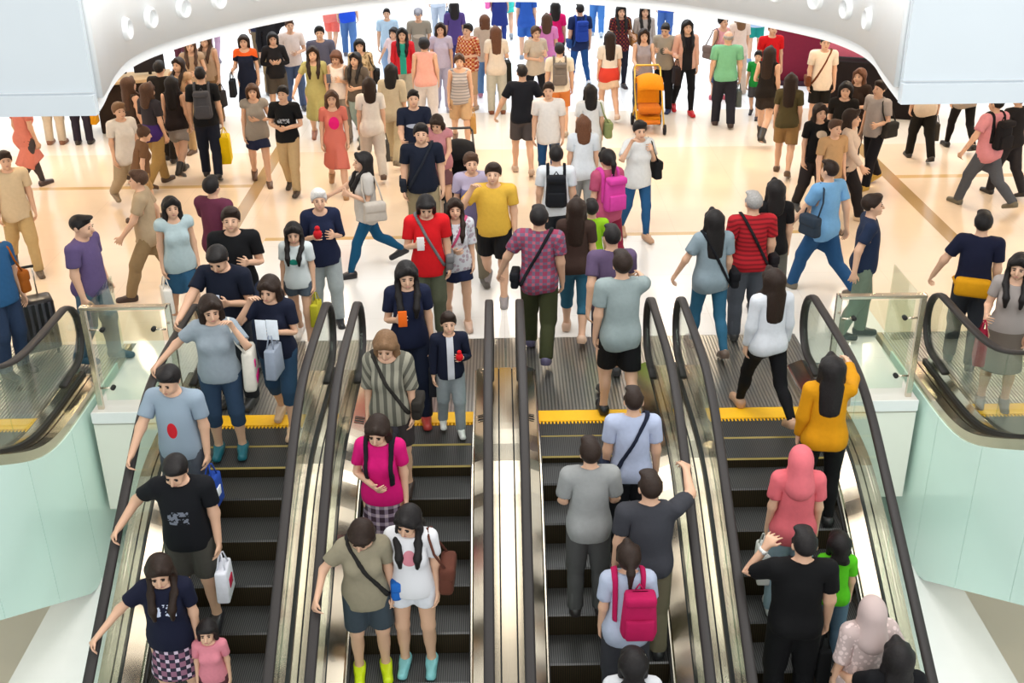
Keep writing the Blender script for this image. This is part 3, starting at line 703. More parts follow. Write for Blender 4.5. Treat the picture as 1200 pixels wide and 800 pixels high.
    def band(s, kind):
        # straps that follow the shirt: cross-body band, two backpack straps, one shoulder strap
        z = s.z; f = Field((-.3, -.25, .8 * z), (.3, .25, 1.56 * z), .0115)
        s.torso(f, .044, .07); p = f.every(); inner = f.d + .024
        if kind in ('cross_l', 'cross_r'):
            q = 1 if kind == 'cross_l' else -1            # bag hangs at this hip
            a = np.array([-q * .1, 0, 1.47 * z]); b = np.array([q * .17, 0, .93 * z]); t = (b - a) / np.linalg.norm(b - a)
            n = np.array([t[2], 0, -t[0]]); v = np.abs((p - a) @ n) - .017; w = np.maximum(v, .90 * z - p[..., 2])
        elif kind == 'pack':
            v = np.abs(np.abs(p[..., 0]) - .105) - .022; w = np.maximum(v, 1.08 * z - p[..., 2])
        else:
            q = 1 if kind == 'sling_l' else -1
            v = np.abs(p[..., 0] - q * .13) - .014; w = np.maximum(v, 1.05 * z - p[..., 2])
        f.d = np.maximum(np.maximum(f.d, -inner), w)
        return f.mesh()
    # ---- skinning
    def weights(s, V, only=None):
        B = list(s.J) if only is None else only
        W = np.zeros((len(V), len(B)))
        for i, b in enumerate(B):
            a, e = s.J[b], s.end[b]; 
            if b == 'pelvis': a, e = np.array([-.06, 0, .95 * s.z]), np.array([.06, 0, .95 * s.z])
            if b == 'chest': a = np.array([0, .01, 1.25 * s.z])
            ba = e - a; t = np.clip(((V - a) @ ba) / (ba @ ba), 0, 1)
            d = np.linalg.norm(V - a - t[:, None] * ba, axis=1)
            if b in ('pelvis', 'spine', 'chest'): d = np.maximum(d - .075, .012)
            if b == 'head': d = np.maximum(d - .05, .01)
            if b[:5] == 'thigh': d = np.maximum(d - .03, .012)
            w = 1 / (d + .01) ** 4
            x = V[:, 0] * (1 if b.endswith('_l') else -1)
            if b[:5] in ('thigh', 'shin_', 'foot_'): w *= np.clip(.5 + x / .05, 0, 1) * np.clip(1 - (V[:, 2] - .93 * s.z) / .08, 0, 1)
            if b[:4] in ('arm_', 'fore', 'hand', 'fing'): w *= np.clip((x - s.shx + .06) / .06, 0, 1)
            if b in ('chest', 'spine', 'pelvis'):
                aa = np.maximum(0, np.abs(V[:, 0]) - s.shx); w *= np.clip(1 - aa / .1, 0, 1) ** 2
                if b == 'pelvis' : w *= np.clip((V[:, 2] - .60 * s.z) / .2, 0, 1) if only is None else 1
            W[:, i] = w
        sm = W.sum(1, keepdims=True); W = np.where(sm > 0, W / np.maximum(sm, 1e-12), 0)
        bad = sm[:, 0] <= 0
        if bad.any(): W[bad, B.index('pelvis') if 'pelvis' in B else 0] = 1
        return B, W

def rx(a): c, s = math.cos(a), math.sin(a); return np.array([[1, 0, 0], [0, c, -s], [0, s, c]])
def ry(a): c, s = math.cos(a), math.sin(a); return np.array([[c, 0, s], [0, 1, 0], [-s, 0, c]])
def rz_(a): c, s = math.cos(a), math.sin(a); return np.array([[c, -s, 0], [s, c, 0], [0, 0, 1]])
def turn(a, b):
    a = a / np.linalg.norm(a); b = b / np.linalg.norm(b); v = np.cross(a, b); c = a @ b
    if c < -.9999: return rx(math.pi)
    k = np.array([[0, -v[2], v[1]], [v[2], 0, -v[0]], [-v[1], v[0], 0]])
    return np.eye(3) + k + k @ k / (1 + c)
def spin(ax, a):
    ax = ax / np.linalg.norm(ax); k = np.array([[0, -ax[2], ax[1]], [ax[2], 0, -ax[0]], [-ax[1], ax[0], 0]])
    return np.eye(3) + math.sin(a) * k + (1 - math.cos(a)) * k @ k

# arm presets for the left arm: upper-arm direction, forearm direction (facing -y), finger curl
ARM = dict(down=((.13, .02, -1), (.06, -.16, -1), .3), fwd=((.12, -.4, -.9), (.03, -.62, -.8), .3), back=((.14, .38, -.9), (.1, .12, -1), .3),
           phone=((.16, -.1, -1), (-.35, -.85, .3), 1.1), ear=((.5, -.45, -.55), (-.42, -.12, .9), .9), clasp=((.22, -.05, -1), (-.68, -.72, -.12), .5),
           strap=((.3, -.1, -1), (-.45, -.55, .75), 1.2), carry=((.2, .0, -1), (.1, -.95, -.1), 1.2), cross=((.3, -.1, -1), (-.9, -.45, .05), .5),
           reach=((.3, -.6, -.6), (.15, -.85, -.45), .8), side=((.5, -.05, -.9), (.35, -.3, -.9), .8), hip=((.55, .25, -.8), (-.35, -.4, -.85), .5), up=((.5, -.5, .25), (.0, -.35, .95), .6),
           push=((.1, -.35, -.9), (.0, -.95, -.25), 1.2), face=((.4, -.7, -.35), (-.5, -.05, .87), .8))
class Pose:
    def __init__(s, fig, walk=0., bend=None, lean=0., twist=0., side=0., head=(0, 0), la='down', ra='down', girth=1., headk=1., knees=None):
        J = fig.J; R = {}; X = {}
        s.fig = fig; s.girth = girth; s.headk = headk
        R['pelvis'] = rz_(twist * -.5) @ rx(lean * .2); X['pelvis'] = J['pelvis'].copy()
        loc = {'spine': rz_(twist * .5) @ rx(lean * .5) @ ry(side), 'chest': rz_(twist) @ rx(lean * .3), 'neck': rx(-head[0] * .4) @ rz_(head[1] * .4), 'head': rx(-head[0] * .6) @ rz_(head[1] * .6)}
        sw = walk; b0 = dict(l=max(0, -sw) * .5 + .06 if bend is None else bend[0], r=max(0, sw) * .5 + .06 if bend is None else bend[1])
        for d, k in (('l', 1), ('r', -1)):
            f = sw * k * .62 if knees is None else knees[0 if d == 'l' else 1]
            loc['thigh_' + d] = rx(-f - lean * .2); loc['shin_' + d] = rx(b0[d] * 1.1 if b0[d] < 9 else 0)
        for b in fig.J:
            p = fig.par[b]
            if p is None: continue
            X[b] = X[p] + R[p] @ (J[b] - J[p])
            if b[:4] in ('arm_', 'fore', 'hand', 'fing'):
                d = b[-1]; k = 1 if d == 'l' else -1; A = la if d == 'l' else ra
                if b[:4] == 'arm_':
                    if isinstance(A, str): U, Fd, s_c = ARM[A]; U, Fd = mir(np.array(U, float), k), mir(np.array(Fd, float), k); U = R['chest'] @ U; Fd = R['chest'] @ Fd
                    else: U, Fd, s_c = s.ik(X[b], np.array(A[:3], float), k)
                    s.__dict__['c' + d] = s_c
                    R[b] = turn(mir(AX, k), U); s.__dict__['f' + d] = Fd
                elif b[:4] == 'fore': R[b] = turn(R[p] @ mir(AX, k), s.__dict__['f' + d]) @ R[p]
                elif b[:4] == 'hand': R[b] = R[p]
                else:
                    ax = R[p] @ np.array([0, 1., 0]); R[b] = spin(ax, k * s.__dict__['c' + d]) @ R[p]
            elif b[:4] == 'foot':
                th = R['thigh_' + b[-1]] @ R['shin_' + b[-1]] if False else R[p]
                back = (sw < -.25 and b[-1] == 'l') or (sw > .25 and b[-1] == 'r')
                R[b] = (rx(.35) if back else np.eye(3))
            else: R[b] = R[p] @ loc[b]
        s.R, s.X = R, X
    def ik(s, S, T, k):
        l1 = .285 * s.fig.z; l2 = (.25 + .06) * s.fig.z
        v = T - S; L = np.linalg.norm(v); L2 = min(max(L, abs(l1 - l2) + .03), l1 + l2 - .004); v = v / max(L, 1e-6)
        pole = np.array([k * .55, .7, -.45]); pole = pole - (pole @ v) * v; pole /= np.linalg.norm(pole)
        ca = (l1 * l1 + L2 * L2 - l2 * l2) / (2 * l1 * L2); sa = math.sqrt(max(0, 1 - ca * ca))
        U = v * ca + pole * sa; E = S + U * l1; return U, (S + v * L2) - E, .9
    def skin(s, V, B, W):
        out = np.zeros_like(V)
        J = s.fig.J
        G = np.array([1, 1, 1.]) if s.girth == 1 else None
        for i, b in enumerate(B):
            w = W[:, i]; m = w > 1e-4
            if not m.any(): continue
            v = V[m] - J[b]
            if s.headk != 1 and b == 'head': v = v * s.headk
            out[m] += w[m, None] * (v @ s.R[b].T + s.X[b])
        if s.girth != 1: out = out * np.array([s.girth, s.girth, 1])
        return out
    def point(s, b, v):
        p = s.R[b] @ (np.array(v, float) - s.fig.J[b]) + s.X[b]
        return p * np.array([s.girth, s.girth, 1])

# ------------------------------------------------------------------ dressing a person
FIG = {'m': Figure('m'), 'f': Figure('f')}
LIB = {}
SKIN_COL = {'a': (.64, .385, .255), 'b': (.52, .295, .185), 'c': (.72, .47, .34)}
def piece(sex, key, lod):
    k = (sex, key, lod)
    if k in LIB: return LIB[k]
    g = FIG[sex]; a = key.split(':'); only = None
    raw = ('raw', sex, key)
    if raw not in LIB:
        if a[0] == 'body': LIB[raw] = g.body()
        elif a[0] == 'top': LIB[raw] = g.top(a[1], float(a[2]), float(a[3]), float(a[4]) if len(a) > 4 else 0.)
        elif a[0] == 'bottom': LIB[raw] = g.bottom(a[1])
        elif a[0] == 'dress': LIB[raw] = g.dress(float(a[1]), a[2])
        elif a[0] == 'hair': LIB[raw] = g.hair(a[1])
        elif a[0] == 'shoe': LIB[raw] = g.shoe(1 if a[1] == 'l' else -1, a[2])
        elif a[0] == 'band': LIB[raw] = g.band(a[1])
    V, F = LIB[raw]
    n = dict(body=(5200, 2600), top=(1900, 900), bottom=(1500, 750), dress=(2300, 1100), hair=(1500, 650), shoe=(360, 160), band=(700, 320))[a[0]][lod]
    V, F = reduce_mesh(V, F, n, 2 if a[0] in ('body', 'hair') else 3)
    if a[0] == 'hair': only = ['head', 'neck', 'chest'] if a[1] in ('long', 'mid', 'scarf') else ['head']
    if a[0] == 'shoe': only = ['foot_' + a[1], 'shin_' + a[1]] if a[2] == 'boot' else ['foot_' + a[1]]
    B, W = g.weights(V, only)
    if a[0] == 'hair' and len(B) == 3:      # long hair: head on top, chest below
        t = np.clip((V[:, 2] - (g.H - .34)) / .12, 0, 1); W = np.stack([t, (1 - t) * .25, (1 - t) * .75], 1)
    if a[0] == 'body': 
        hd = np.clip((V[:, 2] - (g.H - .215)) / .03, 0, 1)[:, None]; i = B.index('head'); e = np.zeros_like(W); e[:, i] = 1; W = W * (1 - hd) + e * hd
    LIB[k] = (V, F, B, W)
    return LIB[k]

def put_mesh(name, V, F, m, parent=None, rest=None):
    me = bpy.data.meshes.new(name)
    me.vertices.add(len(V)); me.vertices.foreach_set('co', np.ascontiguousarray(V, dtype=np.float32).ravel())
    n = len(F); me.loops.add(n * 3); me.loops.foreach_set('vertex_index', np.ascontiguousarray(F, dtype=np.int32).ravel())
    me.polygons.add(n); me.polygons.foreach_set('loop_start', np.arange(n, dtype=np.int32) * 3)
    me.update(calc_edges=True); me.shade_smooth()
    if rest is not None:
        at = me.attributes.new('rest', 'FLOAT_VECTOR', 'POINT'); at.data.foreach_set('vector', np.ascontiguousarray(rest, dtype=np.float32).ravel())
    me.materials.append(m)
    o = bpy.data.objects.new(name, me); C.objects.link(o)
    if parent is not None: o.parent = parent
    return o

TOPNAME = dict(t='t_shirt', k='tank_top', l='long_sleeved_shirt', b='blouse', d='dress', v='vest')
BOTNAME = dict(trousers='trousers', slim='leggings', capri='cropped_trousers', shorts='shorts', hotpants='shorts', skirt='skirt', midi='skirt', mini='skirt')
WHO = []
def person(label, group, x, y, z, yaw, h, sex, top, tc, bot, bc, hair, hc, shoes, sk='a', walk=0., la='down', ra='down', head=(0, 0), lean=0., girth=1., headk=1., lod=1, bend=None, twist=0., side=0., knees=None, skin_legs=None):
    g = FIG[sex]; k = h / g.H; Y = math.radians(yaw)
    kw = dict(walk=walk, bend=bend, lean=lean, twist=twist, side=side, head=head, girth=girth, headk=headk, knees=knees)
    sty = 'boot' if shoes[0] == 'boot' else 'shoe'
    sh = [piece(sex, 'shoe:%s:%s' % (d, sty), lod) for d in 'lr']
    P = Pose(g, **kw)
    dz = min(P.skin(V, B, W)[:, 2].min() for V, F, B, W in sh)
    def tgt(a):
        if isinstance(a, str): return a
        v = rz_(-Y) @ (np.array(a, float) - (x, y, z)) / k; v[2] += dz; v[:2] /= girth; return tuple(v)
    kw['la'] = tgt(la); kw['ra'] = tgt(ra)
    P = Pose(g, **kw)
    def made(name, key, m, parent=None, rest=False):
        V, F, B, W = piece(sex, key, lod)
        o = put_mesh(name, P.skin(V, B, W) - (0, 0, dz), F, m, parent, V if rest else None)
        return o
    body = made('person', 'body', skin_mat(sk))
    body.location = (x, y, z); body.rotation_euler = (0, 0, Y); body.scale = (k, k, k)
    body['label'] = label; body['category'] = 'person'; body['group'] = group
    made('hair' if hair not in ('cap', 'sunhat', 'scarf') else {'cap': 'cap', 'sunhat': 'sun_hat', 'scarf': 'headscarf'}[hair], 'hair:' + hair, cloth(hc) if hair in ('cap', 'sunhat', 'scarf') else hair_mat(hc), body)
    t = top.split(':')
    if t[0] == 'd': made('dress', 'dress:%s:%s' % (t[2], t[1]), cloth(tc), body, True)
    else: made(TOPNAME[t[0]], 'top:' + ':'.join(t[1:]), cloth(tc), body, True)
    if bot: made(BOTNAME[bot], 'bottom:' + bot, cloth(bc), body, True)
    for d in 'lr': made('shoe' if sty == 'shoe' else 'boot', 'shoe:%s:%s' % (d, sty), shoe_mat(shoes[1]), body)
    # face, where the photograph shows it
    if abs(((yaw + math.degrees(head[1]) + 180) % 360) - 180) < 115 and lod < 2:
        hs = 1. if sex == 'm' else .97; T = g.H
        def fp(a, b, c): return P.point('head', np.array((a * hs, b * hs, T - (1.74 - c) * hs)) * 1.) - (0, 0, dz) if headk == 1 else P.R['head'] @ ((np.array((a * hs, b * hs, T - (1.74 - c) * hs)) - g.J['head']) * headk) * 1. + P.X['head'] - (0, 0, dz)
        def blob(name, c, r, m):
            Vs, Fs = BALL; q = (Vs * np.array(r) * headk) @ P.R['head'].T + c
            return put_mesh(name, q, Fs, m, body)
        for q in (-1, 1):
            e = blob('eye', fp(.031 * q, -.089, 1.628), (.0125, .009, .0058), M_EYE)
            blob('eyebrow', fp(.032 * q, -.093, 1.65), (.019, .007, .0034), hair_mat('black' if hc in ('grey', 'white') or hair in ('cap', 'scarf', 'sunhat') else hc))
        blob('mouth', fp(0, -.1015, 1.564), (.022, .008, .0065), M_LIP)
    return dict(o=body, P=P, dz=dz, k=k, Y=Y, pos=np.array([x, y, z]), sex=sex, lod=lod, g=g)
def world(p, b, v):
    """a point given in template coordinates of bone b -> world"""
    q = p['P'].point(b, v) - (0, 0, p['dz']); return rz_(p['Y']) @ q * p['k'] + p['pos']
def wrot(p, b): return rz_(p['Y']) @ p['P'].R[b]
def ico():
    t = (1 + 5 ** .5) / 2
    V = np.array([(-1, t, 0), (1, t, 0), (-1, -t, 0), (1, -t, 0), (0, -1, t), (0, 1, t), (0, -1, -t), (0, 1, -t), (t, 0, -1), (t, 0, 1), (-t, 0, -1), (-t, 0, 1)]) / math.sqrt(1 + t * t)
    F = np.array([(0, 11, 5), (0, 5, 1), (0, 1, 7), (0, 7, 10), (0, 10, 11), (1, 5, 9), (5, 11, 4), (11, 10, 2), (10, 7, 6), (7, 1, 8), (3, 9, 4), (3, 4, 2), (3, 2, 6), (3, 6, 8), (3, 8, 9), (4, 9, 5), (2, 4, 11), (6, 2, 10), (8, 6, 7), (9, 8, 1)])
    nv = list(map(tuple, V)); mid = {}; G = []
    def m(a, b):
        k = (min(a, b), max(a, b))
        if k not in mid:
            w = np.array(nv[a]) + nv[b]; nv.append(tuple(w / np.linalg.norm(w))); mid[k] = len(nv) - 1
        return mid[k]
    for a, b, c in F:
        x, y, z = m(a, b), m(b, c), m(c, a); G += [(a, x, z), (b, y, x), (c, z, y), (x, y, z)]
    return np.array(nv), np.array(G)
BALL = ico()

